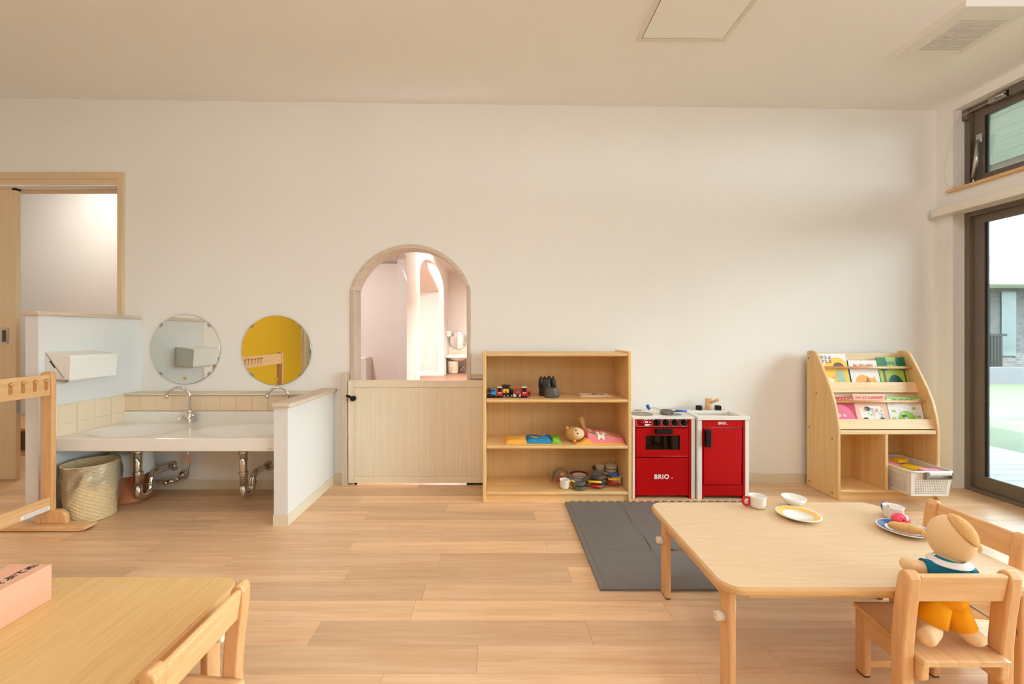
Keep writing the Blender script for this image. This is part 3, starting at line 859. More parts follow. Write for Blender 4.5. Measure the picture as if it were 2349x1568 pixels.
for i, (fx, lab) in enumerate(((-1.934, 'chrome gooseneck tap with white lever knob below the mirror nearer the towel dispenser'), (-1.313, 'chrome gooseneck tap partly hidden behind the low right partition'))):
    fy = 2.605
    t = Thing('tap', lab, 'tap', (fx, fy, CZ), group='gooseneck taps on the basin counter')
    b = MB(); b.lathe([(0.0, 0.0), (0.024, 0.0), (0.024, 0.004), (0.021, 0.006), (0.021, 0.05), (0.016, 0.062), (0.018, 0.066), (0.018, 0.078), (0.010, 0.082), (0, 0.082)], (fx, fy, CZ), 24)
    t.part('body', b, M['chrome'])
    R = 0.058
    pts = [(fx, fy, CZ + 0.075), (fx, fy, CZ + 0.165)]
    dx, dy = -0.90, -0.43
    for k in range(1, 13):
        a = PI * 0.92 * k / 12
        pts.append((fx + dx * R * (1 - math.cos(a)), fy + dy * R * (1 - math.cos(a)), CZ + 0.165 + R * math.sin(a)))
    ex, ey, ez = pts[-1]
    b = MB(); b.tube(pts, 0.0085, 12); t.part('spout', b, M['chrome'])
    b = MB(); b.cyl((ex, ey, ez + 0.004), (ex + dx * 0.004, ey + dy * 0.004, ez - 0.02), 0.0115, n=16); t.part('nozzle', b, M['chrome'])
    b = MB(); b.cyl((fx + 0.02, fy - 0.005, CZ + 0.042), (fx - 0.03, fy - 0.02, CZ + 0.034), 0.010, 0.007, n=14); b.sphere((fx + 0.024, fy - 0.004, CZ + 0.043), 0.014); lv = t.part('lever', b, M['chrome'])
    b = MB(); b.sphere((fx - 0.045, fy - 0.026, CZ + 0.026), (0.014, 0.012, 0.010)); t.part('knob', b, M['white'], lv, label='white lever knob')

for cx, lab in ((-2.085, 'chrome drain trap under the bowl beside the waste baskets'), (-1.471, 'chrome drain trap under the bowl next to the low right partition')):
    t = Thing('drain_trap', lab, 'drain pipe', (cx, 2.405, 0.04), group='chrome drain traps under the basin')
    y0 = 2.405; r = 0.0205
    b = MB(); b.cyl((cx, y0, 0.338), (cx, y0, 0.12), r, n=20); t.part('tailpiece', b, M['chrome'])
    b = MB(); b.cyl((cx, y0, 0.335), (cx, y0, 0.322), 0.029, n=20); b.cyl((cx, y0, 0.322), (cx, y0, 0.305), 0.026, n=8); t.part('top_nut', b, M['chrome'])
    b = MB(); b.cyl((cx, y0, 0.20), (cx, y0, 0.19), 0.027, n=20); b.cyl((cx, y0, 0.19), (cx, y0, 0.18), 0.024, n=20); t.part('slip_nut', b, M['chrome'])
    pts = [(cx, y0, 0.125)]
    for k in range(1, 11):
        a = PI * k / 10
        pts.append((cx, y0 + 0.043 * (1 - math.cos(a)), 0.092 - 0.045 * math.sin(a) if k < 10 else 0.092))
    pts += [(cx, y0 + 0.088, 0.12), (cx, y0 + 0.10, 0.145), (cx, y0 + 0.125, 0.158), (cx, y0 + 0.16, 0.160), (cx, CH - 0.001, 0.150)]
    b = MB(); b.tube(pts, r, 16); t.part('bend', b, M['chrome'])
    b = MB(); b.cyl((cx, y0 + 0.086, 0.098), (cx, y0 + 0.086, 0.112), 0.027, n=20); t.part('bend_nut', b, M['chrome'])
    b = MB()
    for k in range(6):
        a0, a1 = PI / 2 * k / 6, PI / 2 * (k + 1) / 6
        b.cyl((cx, CH - 0.026 + 0.02 * math.sin(a0) + 0.006, 0.150), (cx, CH - 0.026 + 0.02 * math.sin(a1) + 0.006, 0.150), 0.034 * math.sin(0.65 + 0.35 * a0 * 2 / PI * 2.2) , 0.034 * math.sin(0.65 + 0.35 * a1 * 2 / PI * 2.2), n=24, caps=(k in (0, 5)))
    t.part('wall_flange', b, M['chrome'])

t = Thing('supply_valve', 'chrome stop valve with braided hose under the basin between the traps', 'valve', (-1.99, CH, 0.09))
vx, vz0 = -2.012, 0.096
b = MB(); b.cyl((vx, CH, vz0), (vx, CH - 0.02, vz0), 0.033, 0.022, n=24); t.part('wall_flange', b, M['chrome'])
b = MB(); b.cyl((vx, CH - 0.015, vz0), (vx - 0.005, CH - 0.07, vz0 - 0.016), 0.013, n=16); b.cyl((vx - 0.005, CH - 0.065, vz0 - 0.014), (vx - 0.045, CH - 0.09, vz0 - 0.022), 0.015, 0.013, n=16); b.sphere((vx - 0.047, CH - 0.092, vz0 - 0.023), 0.014); t.part('valve_body', b, M['chrome'])
b = MB(); b.tube([(vx, CH - 0.06, vz0 - 0.012), (vx + 0.03, CH - 0.06, vz0 - 0.006), (vx + 0.06, CH - 0.06, vz0 + 0.02), (vx + 0.072, CH - 0.06, vz0 + 0.07), (vx + 0.072, CH - 0.06, vz0 + 0.13), (vx + 0.06, CH - 0.06, vz0 + 0.18), (vx + 0.045, CH - 0.06, 0.376)], 0.0075, 10); hs = t.part('hose', b, M['steel'])
b = MB(); b.box(vx + 0.055, vx + 0.089, CH - 0.071, CH - 0.0695, vz0 + 0.095, vz0 + 0.145); t.part('hose_tag', b, mat('pink_paper_tag', (226, 176, 152), 0.7), hs, label='pink paper tag')

# mirrors
for cx, cz, lab in ((-2.088, 0.895, 'round frameless mirror reflecting the white towel dispenser'), (-1.477, 0.889, 'round frameless mirror reflecting the yellow wall')):
    R = 0.231
    t = Thing('round_mirror', lab, 'mirror', (cx, YW, cz - R), group='round mirrors over the basin')
    b = MB(); b.cyl((cx, YW - 0.003, cz), (cx, YW - 0.0085, cz), R, n=72); t.part('glass', b, M['mirror'])
    b = MB(); b.cyl((cx, YW - 0.0002, cz), (cx, YW - 0.003, cz), R - 0.004, n=60); t.part('backing', b, M['dark'])
    b = MB(); b.tube([(cx + R * math.cos(q), YW - 0.006, cz + R * math.sin(q)) for q in [2 * PI * k / 72 for k in range(72)]], 0.0022, 6, closed=True); t.part('edge', b, M['steel'])
    for a in (45, 135, 225, 315):
        q = math.radians(a); Rm = Matrix.Rotation(-(q - PI / 2), 3, 'Y')
        b = MB(); b.obox((cx + (R - 0.004) * math.cos(q), YW - 0.008, cz + (R - 0.004) * math.sin(q)), (0.026, 0.008, 0.014), Rm); t.part('clip', b, M['steel'], bevel=0.001)
    b = MB(); b.prism(circ(cx + 0.0, cz - R + 0.037, 0.014, 0.010, 16), 'y', YW - 0.0093, YW - 0.0085); t.part('sticker', b, mat('gold_sticker', (196, 166, 40), 0.4))

# paper towel dispenser on the left partition
t = Thing('towel_dispenser', 'white metal paper towel dispenser mounted on the left partition', 'dispenser', (-2.33, 2.33, 0.745))
b = MB()
prof = [(-2.392, 0.905), (-2.262, 0.885), (-2.254, 0.875), (-2.262, 0.752), (-2.385, 0.760), (-2.392, 0.79)]
b.prism(prof, 'y', 2.192, 2.462); body = t.part('body', b, M['white'], bevel=0.004)
b = MB(); b.prism([(-2.388, 0.895), (-2.386, 0.898), (-2.29, 0.765), (-2.293, 0.763)], 'y', 2.1905, 2.192); t.part('seam', b, M['grey'], body)
b = MB(); b.obox((-2.352, 2.1905, 0.838), (0.004, 0.003, 0.045), Matrix.Rotation(-0.6, 3, 'Y')); t.part('slot', b, M['dark'], body)
b = MB(); b.grid(lambda u, v: (-2.345 + 0.06 * u + 0.01 * v, 2.22 + 0.2 * v, 0.757 - 0.022 * math.sin(PI * u) * (1 - 0.5 * v)), 8, 6); t.part('paper_towel', b, M['paper'], solid=0.001)

# wicker basket with a clear bag
bx, by = -2.222, 2.268
t = Thing('wicker_waste_basket', 'tall wicker waste basket lined with a clear plastic bag', 'basket', (bx, by, 0))
NS, NR = 44, 30
b = MB()
nu, nv = NS * 4, NR * 4
vs = []
for j in range(nv + 1):
    for i in range(nu):
        u = i / nu; v = j / nv
        row = int(v * NR - 1e-6); fr_ = v * NR - row
        r = 0.100 + 0.018 * v + 0.0024 * math.sin(PI * min(max(fr_, 0), 1)) * (0.35 + 1.0 * math.cos(2 * PI * u * NS / 2 + (PI if row % 2 else 0)))
        vs.append((bx + r * math.cos(2 * PI * u), by + r * math.sin(2 * PI * u), 0.004 + 0.29 * v))
fs = [(j * nu + i, j * nu + (i + 1) % nu, (j + 1) * nu + (i + 1) % nu, (j + 1) * nu + i) for j in range(nv) for i in range(nu)]
b._add(vs, fs, True); t.part('woven_body', b, M['wicker'], solid=0.003)
for zz, rr, nm in ((0.006, 0.101, 'foot_band'), (0.296, 0.118, 'rim')):
    b = MB(); b.tube([(bx + rr * math.cos(q), by + rr * math.sin(q), zz) for q in [2 * PI * k / 40 for k in range(40)]], 0.005, 8, closed=True)
    t.part(nm, b, M['wicker'])
b = MB(); b.cyl((bx, by, 0.004), (bx, by, 0.010), 0.098, n=32); t.part('base', b, M['wicker'])
b = MB()
def bag(u, v):
    q = 2 * PI * u
    drop = 0.150 + 0.05 * math.sin(3 * q + 0.6) + 0.03 * math.sin(7 * q)
    z = 0.302 - drop * v
    r = 0.124 + 0.006 * v + 0.004 * math.sin(11 * q) * v + 0.003 * math.sin(5 * q + 9 * v)
    return (bx + r * math.cos(q), by + r * math.sin(q), z)
b.grid(bag, 96, 12); t.part('bag_liner', b, M['film'], label='crinkled clear plastic bag')

# round two-tone bin behind it
cx, cy = -2.225, 2.52
t = Thing('round_bin', 'round terracotta wood-look bin with a white lid behind the wicker basket', 'bin', (cx, cy, 0))
b = MB(); b.lathe([(0.0, 0.004), (0.098, 0.004), (0.106, 0.0), (0.108, 0.012), (0.100, 0.02), (0.104, 0.16), (0, 0.16)], (cx, cy, 0), 40); t.part('body', b, wood('reddish_bin_wood', (204, 128, 84), (184, 104, 64), 'z', 40, 3, 0.4, 0.0))
b = MB(); b.lathe([(0.0, 0.161), (0.118, 0.161), (0.120, 0.166), (0.112, 0.170), (0.104, 0.28), (0.098, 0.29), (0, 0.29)], (cx, cy, 0), 40); t.part('lid', b, M['white'])

# wooden hook rack at the left edge
rx = -2.305
t = Thing('hook_rack', 'low beech rack with a slotted hook rail at the left edge', 'rack', (rx, 2.12, 0))
py0, py1 = 2.118, 2.142
b = MB(); b.prism([(rx - 0.032, 0.028), (rx + 0.028, 0.028)] + circ(rx - 0.002, 0.79, 0.03, 0.017, 10, 0, 180), 'y', py0, py1); t.part('post', b, M['beech'], bevel=0.004)
b = MB(); b.prism([(rx - 0.25, 0.004), (rx + 0.20, 0.004), (rx + 0.228, 0.012), (rx + 0.228, 0.028), (rx - 0.25, 0.028)], 'y', 2.085, 2.155); t.part('foot', b, M['beech_x'], bevel=0.004)
b = MB(); b.prism([(rx - 0.06, 0.028), (rx - 0.032, 0.028), (rx - 0.032, 0.095)] + circ(rx - 0.032, 0.067, 0.028, 0.028, 8, 90, 180), 'y', py0, py1); t.part('gusset', b, M['beech'], bevel=0.003)
b = MB(); b.prism([(rx + 0.098, 0.028), (rx + 0.028, 0.028), (rx + 0.028, 0.098), (rx + 0.055, 0.098)] + list(reversed(circ(rx + 0.055, 0.055, 0.043, 0.043, 8, 0, 90)))[1:], 'y', py0, py1); t.part('gusset', b, M['beech'], bevel=0.003)
for q in (-0.028, 0.006):
    b = MB(); b.sphere((rx + q, py0, 0.066), (0.006, 0.004, 0.006), 12, 8); t.part('bolt', b, M['chrome'])
b = MB(); b.box(rx + 0.004, rx + 0.022, 1.15, py0, 0.685, 0.791); rail = t.part('hook_rail', b, M['beech_y'], bevel=0.002)
for k in range(12):
    yc = 2.097 - 0.0512 * k
    b = MB(); b.prism(rrect(yc - 0.0085, yc + 0.0085, 0.712, 0.770, 0.0084), 'x', rx + 0.0216, rx + 0.0224); t.part('slot', b, mat('slot_brown', (190, 124, 66), 0.5) if k == 0 else bpy.data.materials['slot_brown'], rail)
    b = MB(); b.tube([(rx + 0.021, yc, 0.757), (rx + 0.036, yc, 0.765)], 0.0065, 10); b.tube([(rx + 0.036, yc, 0.765), (rx + 0.038, yc, 0.77)], 0.0065, 10); t.part('peg', b, M['beech_x'], rail)
b = MB(); b.box(rx + 0.004, rx + 0.022, 1.15, py0, 0.100, 0.165); low = t.part('lower_rail', b, M['beech_y'], bevel=0.002)
b = MB(); b.box(rx + 0.022, rx + 0.0226, 1.985, 2.115, 0.103, 0.122); st = t.part('sticker', b, M['paper'], low, label='white printed sticker')
b = MB()
for z0 in (0.108, 0.114):
    yy = 2.0
    while yy < 2.10:
        b.box(rx + 0.0226, rx + 0.0228, yy, yy + 0.005, z0, z0 + 0.0025); yy += 0.0075
t.part('sticker_print', b, M['grey'], low)
b = MB(); b.prism([(rx - 0.032, 0.028), (rx + 0.028, 0.028)] + circ(rx - 0.002, 0.79, 0.03, 0.017, 10, 0, 180), 'y', 1.13, 1.15); t.part('post', b, M['beech'], bevel=0.004)
b = MB(); b.box(rx - 0.25, rx + 0.228, 1.105, 1.175, 0.004, 0.028); t.part('foot', b, M['beech_x'], bevel=0.004)

# roller blind above the glass door
t = Thing('roller_blind', 'white roller blind cassette with beaded cord above the glass door', 'blind', (XR - 0.035, 1.5, 1.0))
b = MB(); b.box(XR - 0.07, XR - 0.001, 0.2, 2.738, 1.768, 1.820); t.part('cassette', b, M['offwhite'], bevel=0.004)
b = MB(); b.box(XR - 0.072, XR - 0.001, 2.738, 2.745, 1.764, 1.824); t.part('end_cap', b, M['white'], bevel=0.002)
b = MB(); b.box(XR - 0.03, XR - 0.02, 2.70, 2.735, 1.825, 1.83); t.part('bracket', b, M['steel'])
def cord(pts, r=0.0022):
    out = []; rad = []
    for (p, q) in zip(pts[:-1], pts[1:]):
        L = (Vector(q) - Vector(p)).length; n = max(2, int(L / 0.004))
        for k in range(n):
            out.append(Vector(p).lerp(Vector(q), k / n)); rad.append(r if k % 2 else r * 0.45)
    return out, rad
cxx = XR - 0.03
b = MB()
p, r = cord([(cxx, 2.722, 1.766), (cxx - 0.002, 2.73, 1.5), (cxx, 2.728, 1.2), (cxx + 0.002, 2.718, 0.99), (cxx + 0.006, 2.708, 1.0), (cxx + 0.006, 2.70, 1.3), (cxx + 0.004, 2.695, 1.55), (cxx + 0.004, 2.704, 1.69), (cxx + 0.002, 2.714, 1.69), (cxx, 2.717, 1.50), (cxx, 2.716, 1.20)])
b.tube(p, r, 6); t.part('bead_chain', b, M['white'])
b = MB(); b.tube([(cxx + 0.004, 2.694, 1.63), (cxx + 0.004, 2.694, 1.53)], [0.004, 0.007], 10); t.part('cord_joiner', b, M['white'])

# ================================================================== open shelf
SX0, SX1, SY0, SY1 = -0.085, 0.798, 2.455, 2.732
t = Thing('open_shelf', 'low pine open shelf unit with three shelves of toys', 'shelf', ((SX0 + SX1) / 2, 2.6, 0))
for xa in (SX0, SX1 - 0.02):
    b = MB(); b.prism([(SY0, 0), (SY1, 0), (SY1, 0.895), (SY0 + 0.012, 0.895), (SY0, 0.885)], 'x', xa, xa + 0.02); t.part('side_panel', b, M['pine_z'], bevel=0.004)
for zt, th, nm in ((0.884, 0.019, 'top_board'), (0.610, 0.019, 'shelf_board'), (0.336, 0.019, 'shelf_board'), (0.062, 0.019, 'shelf_board')):
    b = MB(); b.box(SX0 + 0.02, SX1 - 0.02, SY0 + (0.0 if nm == 'shelf_board' else 0.004), SY1 - 0.008, zt - th, zt); t.part(nm, b, M['pine'], bevel=0.006, seg=3)
b = MB(); b.box(SX0 + 0.02, SX1 - 0.02, SY0 + 0.012, SY0 + 0.03, 0.0, 0.043); t.part('kick_board', b, M['pine'])
b = MB(); b.box(SX0 + 0.02, SX1 - 0.02, SY1 - 0.008, SY1 - 0.001, 0.0, 0.884); t.part('back_panel', b, M['ply'])

# ---- toy vehicles on the top shelf
ZT = 0.6102
def wheels(t, cx, cy, w, l, r, m=None):
    for sx in (-1, 1):
        for sy in (-1, 1):
            b = MB(); b.cyl((cx + sx * w * 0.5, cy + sy * l * 0.3, ZT + r), (cx + sx * (w * 0.5 - 0.006), cy + sy * l * 0.3, ZT + r), r, n=16); t.part('wheel', b, m or M['black'])
M['tblue'] = mat('toy_blue', (40, 132, 190), 0.35)
M['tblack'] = mat('toy_black', (26, 26, 30), 0.4)
cx, cy = -0.036, 2.545
t = Thing('toy_locomotive', 'small blue and black toy diesel locomotive at the shelf corner', 'toy train', (cx, cy, ZT))
b = MB(); b.box(cx - 0.022, cx + 0.026, cy - 0.03, cy + 0.045, ZT + 0.006, ZT + 0.018); t.part('chassis', b, M['tblack'], bevel=0.002)
b = MB(); b.prism([(cy - 0.032, ZT + 0.018), (cy + 0.0, ZT + 0.018), (cy + 0.0, ZT + 0.052), (cy - 0.014, ZT + 0.052), (cy - 0.028, ZT + 0.036)], 'x', cx + 0.0, cx + 0.03); t.part('cab', b, M['tblue'], bevel=0.003)
b = MB(); b.box(cx - 0.024, cx + 0.001, cy - 0.018, cy + 0.045, ZT + 0.018, ZT + 0.050); t.part('engine_hood', b, M['tblack'], bevel=0.003)
b = MB(); b.box(cx - 0.0245, cx + 0.0, cy - 0.0188, cy - 0.018, ZT + 0.026, ZT + 0.029); t.part('stripe', b, M['white'])
b = MB(); b.box(cx + 0.006, cx + 0.022, cy - 0.0265, cy - 0.022, ZT + 0.041, ZT + 0.047); t.part('windscreen', b, M['black'])
wheels(t, cx + 0.002, cy, 0.05, 0.09, 0.009)
for cx, lab in ((0.016, 'red toy train engine with white trim beside the blue locomotive'), (0.167, 'red toy train engine with white trim next to the small red box')):
    cy = 2.55
    t = Thing('toy_train_engine', lab, 'toy train', (cx, cy, ZT), group='red toy train engines')
    b = MB(); b.box(cx - 0.016, cx + 0.016, cy - 0.036, cy + 0.04, ZT + 0.004, ZT + 0.014); t.part('chassis', b, M['tblack'], bevel=0.002)
    b = MB(); b.prism([(cy - 0.038, ZT + 0.012), (cy + 0.04, ZT + 0.012), (cy + 0.04, ZT + 0.058), (cy - 0.012, ZT + 0.058), (cy - 0.030, ZT + 0.034), (cy - 0.038, ZT + 0.026)], 'x', cx - 0.0185, cx + 0.0185); t.part('body', b, M['redp'], bevel=0.004)
    b = MB(); b.prism([(cy - 0.014, ZT + 0.0575), (cy + 0.04, ZT + 0.0575), (cy + 0.04, ZT + 0.062), (cy - 0.010, ZT + 0.062)], 'x', cx - 0.016, cx + 0.016); t.part('roof', b, M['white'], bevel=0.002)
    b = MB(); b.prism([(cy - 0.0295, ZT + 0.036), (cy - 0.0135, ZT + 0.0572), (cy - 0.0128, ZT + 0.0566), (cy - 0.029, ZT + 0.0354)], 'x', cx - 0.012, cx + 0.012); t.part('windscreen', b, M['black'])
    for q in (0.5, -0.5):
        b = MB(); b.obox((cx, cy - 0.0352, ZT + 0.030), (0.020, 0.0012, 0.004), Matrix.Rotation(q, 3, 'Y')); t.part('cross_mark', b, M['white'])
    wheels(t, cx, cy, 0.036, 0.08, 0.008)
cx, cy = 0.062, 2.56
t = Thing('toy_steam_engine', 'black toy steam engine with yellow side panel and orange flag', 'toy train', (cx, cy, ZT))
b = MB(); b.box(cx - 0.030, cx + 0.035, cy - 0.02, cy + 0.02, ZT + 0.006, ZT + 0.020); t.part('chassis', b, M['tblack'], bevel=0.002)
b = MB(); b.box(cx - 0.028, cx + 0.016, cy - 0.02, cy + 0.02, ZT + 0.020, ZT + 0.068); t.part('cab', b, M['tblack'], bevel=0.002)
b = MB(); b.box(cx - 0.034, cx + 0.022, cy - 0.025, cy + 0.025, ZT + 0.068, ZT + 0.074); t.part('roof', b, M['tblack'], bevel=0.003)
b = MB(); b.cyl((cx + 0.016, cy, ZT + 0.034), (cx + 0.038, cy, ZT + 0.034), 0.016, n=20); t.part('boiler', b, M['tblack'])
b = MB(); b.prism(rrect(cx - 0.026, cx + 0.012, ZT + 0.026, ZT + 0.052, 0.008), 'y', cy - 0.0225, cy - 0.02); t.part('side_panel', b, M['yellowp'])
b = MB(); b.box(cx - 0.012, cx + 0.0, cy - 0.0232, cy - 0.0225, ZT + 0.028, ZT + 0.036); t.part('emblem', b, M['maroon'])
b = MB(); b.cyl((cx + 0.002, cy, ZT + 0.074), (cx - 0.002, cy, ZT + 0.086), 0.003, 0.005, n=10); t.part('flag', b, mat('toy_orange', (232, 140, 30), 0.4))
for q in (-0.018, 0.005, 0.028):
    b = MB(); b.cyl((cx + q, cy - 0.024, ZT + 0.009), (cx + q, cy - 0.018, ZT + 0.009), 0.009, n=16); t.part('wheel', b, M['black'])
    b = MB(); b.cyl((cx + q, cy - 0.0246, ZT + 0.009), (cx + q, cy - 0.024, ZT + 0.009), 0.004, n=12); t.part('hub', b, M['cupcream'])
cx, cy = 0.121, 2.55
t = Thing('toy_fire_truck', 'little red and white toy fire truck among the trains', 'toy truck', (cx, cy, ZT))
b = MB(); b.box(cx - 0.022, cx + 0.024, cy - 0.034, cy + 0.036, ZT + 0.006, ZT + 0.024); t.part('chassis', b, M['white'], bevel=0.002)
b = MB(); b.box(cx - 0.015, cx + 0.022, cy - 0.036, cy + 0.034, ZT + 0.020, ZT + 0.047); t.part('cab', b, M['redp'], bevel=0.003)
b = MB(); b.box(cx - 0.006, cx + 0.018, cy - 0.0368, cy - 0.036, ZT + 0.030, ZT + 0.043); t.part('windscreen', b, mat('toy_glass', (90, 106, 116), 0.2))
b = MB(); b.box(cx - 0.004, cx + 0.014, cy - 0.038, cy - 0.034, ZT + 0.008, ZT + 0.022); t.part('grille', b, M['tblack'])
wheels(t, cx + 0.001, cy, 0.05, 0.07, 0.008)
b = MB(); b.box(0.184, 0.210, 2.58, 2.62, ZT, ZT + 0.03)
t = Thing('toy_crate', 'tiny open red toy crate at the end of the train row', 'toy crate', (0.197, 2.6, ZT))
b = MB(); b.box(0.184, 0.210, 2.575, 2.579, ZT, ZT + 0.030); b.box(0.184, 0.188, 2.579, 2.62, ZT, ZT + 0.03); b.box(0.206, 0.210, 2.579, 2.62, ZT, ZT + 0.03); b.box(0.188, 0.206, 2.579, 2.62, ZT, ZT + 0.004); t.part('body', b, M['redp'])
b = MB(); b.box(0.191, 0.204, 2.5742, 2.575, ZT + 0.008, ZT + 0.024); t.part('opening', b, M['maroon'])

# toy rock, two pieces
def rock(name, lab, cx, cy, w, d, h, m, seed, spikes=0):
    rnd = random.Random(seed)
    b = MB()
    n = 9
    lv = [(0.0, 1.0), (0.3, 0.98), (0.6, 0.92), (0.85, 0.82), (1.0, 0.70)]
    vs = []
    jit = [rnd.uniform(0.9, 1.08) for _ in range(n)]
    for (f, s) in lv:
        for k in range(n):
            a = 2 * PI * k / n + 0.12 * rnd.uniform(-1, 1)
            q = s * jit[k] * rnd.uniform(0.95, 1.05)
            vs.append((cx + w / 2 * q * math.cos(a), cy + d / 2 * q * math.sin(a), ZT + h * f * (rnd.uniform(0.93, 1.0) if f > 0 else 1)))
    fs = [(j * n + k, j * n + (k + 1) % n, (j + 1) * n + (k + 1) % n, (j + 1) * n + k) for j in range(len(lv) - 1) for k in range(n)]
    fs += [tuple(range(n)), tuple(range((len(lv) - 1) * n, len(lv) * n))]
    b._add(vs, fs, False)
    t = Thing(name, lab, 'toy rock', (cx, cy, ZT), group='toy rock pieces')
    t.part('boulder', b, m, bevel=0.003)
    for k in range(spikes):
        a = PI + PI * (k + 0.5) / spikes if k % 2 else PI * 0.2 + PI * k / spikes
        px = cx - w * 0.36 + w * 0.72 * k / max(1, spikes - 1); py = cy + rnd.uniform(-0.02, 0.02)
        bb = MB(); bb.lathe([(0.0, 0), (0.017, 0.0), (0.016, 0.04), (0.010, 0.062), (0.004, 0.070), (0, 0.072)], (px, py, ZT + h * 0.52 + rnd.uniform(-0.010, 0.002)), 6); t.part('spike', bb, m)
    return t
rock('toy_rock', 'tall spiky black toy rock standing behind the smaller grey rock', 0.315, 2.615, 0.104, 0.07, 0.108, mat('black_rock', (46, 40, 34), 0.45), 3, 4)
rock('toy_rock', 'smaller dark grey toy rock in front of the spiky black rock', 0.336, 2.535, 0.098, 0.06, 0.064, mat('grey_rock', (82, 76, 68), 0.4), 11)

# puzzle board
t = Thing('puzzle_board', 'thin wooden puzzle board with a colourful picture on the top shelf', 'puzzle', (0.61, 2.61, ZT))
b = MB(); b.box(0.512, 0.716, 2.545, 2.675, ZT, ZT + 0.008); t.part('board', b, M['pine_p'], bevel=0.002)
b = MB(); b.box(0.530, 0.698, 2.558, 2.662, ZT + 0.008, ZT + 0.0086); pf = t.part('picture', b, M['paper'])
for (px, py, rr, c) in ((0.58, 2.60, 0.022, 'yellowp'), (0.62, 2.62, 0.02, 'redp'), (0.655, 2.60, 0.016, 'bluep'), (0.60, 2.575, 0.012, 'tblue'), (0.645, 2.575, 0.012, 'orangep')):
    b = MB(); b.cyl((px, py, ZT + 0.0086), (px, py, ZT + 0.0094), rr, n=16); t.part('picture_piece', b, M[c], pf)

# ---- cloth things on the middle shelf
ZM = 0.3362
def wav(a, ph): return lambda u, v: a * (0.75 + 0.25 * math.sin(5 * u + ph) * math.cos(4 * v + ph)) * min(1, 8 * u + 0.35, 8 * (1 - u) + 0.35, 8 * v + 0.3, 8 * (1 - v) + 0.3)
t = Thing('cloth_doll_bedding', 'folded cloth doll bedding in orange, blue and green', 'toy bedding', (0.22, 2.555, ZM))
b = MB(); b.pad(0.053, 0.392, 2.482, 2.63, ZM, wav(0.007, 0.3)); t.part('under_sheet', b, mat('yellow_orange_cloth', (246, 184, 74), 0.9))
b = MB(); b.pad(0.056, 0.184, 2.487, 2.625, ZM + 0.005, wav(0.024, 1.2)); t.part('pillow', b, bpy.data.materials['yellow_orange_cloth'])
b = MB(); b.pad(0.18, 0.335, 2.486, 2.632, ZM + 0.005, lambda u, v: wav(0.030, 2.2)(u, v) + 0.005 * math.sin(9 * u + 5 * v)); q = t.part('blanket', b, mat('blue_cloth', (44, 138, 190), 0.9))
b = MB(); b.pad(0.333, 0.388, 2.484, 2.63, ZM + 0.005, lambda u, v: wav(0.034, 0.2)(u, v) * (1 - 0.25 * u)); t.part('blanket_border', b, mat('green_cloth', (122, 186, 50), 0.9))
b = MB(); b.obox((0.225, 2.515, ZM + 0.0365), (0.045, 0.014, 0.002), Matrix.Rotation(-0.5, 3, 'Z')); b.obox((0.213, 2.53, ZM + 0.0365), (0.02, 0.012, 0.002), Matrix.Rotation(0.6, 3, 'Z')); t.part('fish_patch', b, M['yellowp'], q)

t = Thing('cloth_doll', 'cloth doll tucked under a pink flowered blanket', 'doll', (0.60, 2.56, ZM))
b = MB()
b.sphere((0.478, 2.553, ZM + 0.047), (0.056, 0.052, 0.045), 26, 16)
b.cyl((0.52, 2.56, ZM + 0.045), (0.58, 2.57, ZM + 0.045), 0.03, 0.035, n=18)
b.tube([(0.545, 2.585, ZM + 0.06), (0.535, 2.60, ZM + 0.10), (0.528, 2.605, ZM + 0.125)], [0.012, 0.016, 0.019], 12); b.sphere((0.527, 2.605, ZM + 0.127), 0.0195, 14, 10)
body = t.part('body', b, mat('tan_plush', (206, 158, 92), 0.95))
md = body.modifiers.new('remesh', 'REMESH'); md.mode = 'VOXEL'; md.voxel_size = 0.004; md.use_smooth_shade = True
b = MB(); b.sphere((0.490, 2.536, ZM + 0.051), (0.046, 0.040, 0.038), 24, 14); face = t.part('face', b, mat('pale_cloth', (238, 206, 158), 0.9), label='pale cloth face')
for p in ((0.487, 2.4985, ZM + 0.062), (0.478, 2.508, ZM + 0.078)):
    b = MB(); b.sphere(p, (0.005, 0.003, 0.004), 10, 8); t.part('eye', b, M['black'], face)
for p in ((0.432, 2.55, ZM + 0.082), (0.47, 2.515, ZM + 0.012)):
    b = MB(); b.sphere(p, (0.012, 0.010, 0.014), 12, 8); t.part('ear', b, mat('ear_orange', (224, 150, 62), 0.9) if 'ear_orange' not in bpy.data.materials else bpy.data.materials['ear_orange'])
b = MB(); b.cyl((0.531, 2.56, ZM + 0.045), (0.556, 2.565, ZM + 0.045), 0.034, 0.036, n=18); t.part('collar', b, mat('rose_cloth', (214, 100, 112), 0.9))
def bl(u, v):
    e = min(1.0, 7 * v + 0.12, 7 * (1 - v) + 0.12)
    return (0.070 * (1 - 0.55 * u) * (0.55 + 0.45 * math.sin(PI * (0.15 + 0.7 * v))) + 0.004 * math.sin(9 * u + 3)) * e
BX = lambda u: 0.548 + 0.215 * u
b = MB(); b.pad(0.548, 0.763, 2.484, 2.67, ZM + 0.006, bl, 30, 20); bk = t.part('blanket', b, mat('pink_cloth', (240, 134, 134), 0.9))
b = MB(); b.pad(0.475, 0.768, 2.478, 2.66, ZM, lambda u, v: 0.006 + (0.028 * math.exp(-((u - 0.22) / 0.08) ** 2) if v < 0.4 else 0), 40, 14); t.part('under_sheet', b, bpy.data.materials['yellow_orange_cloth'])
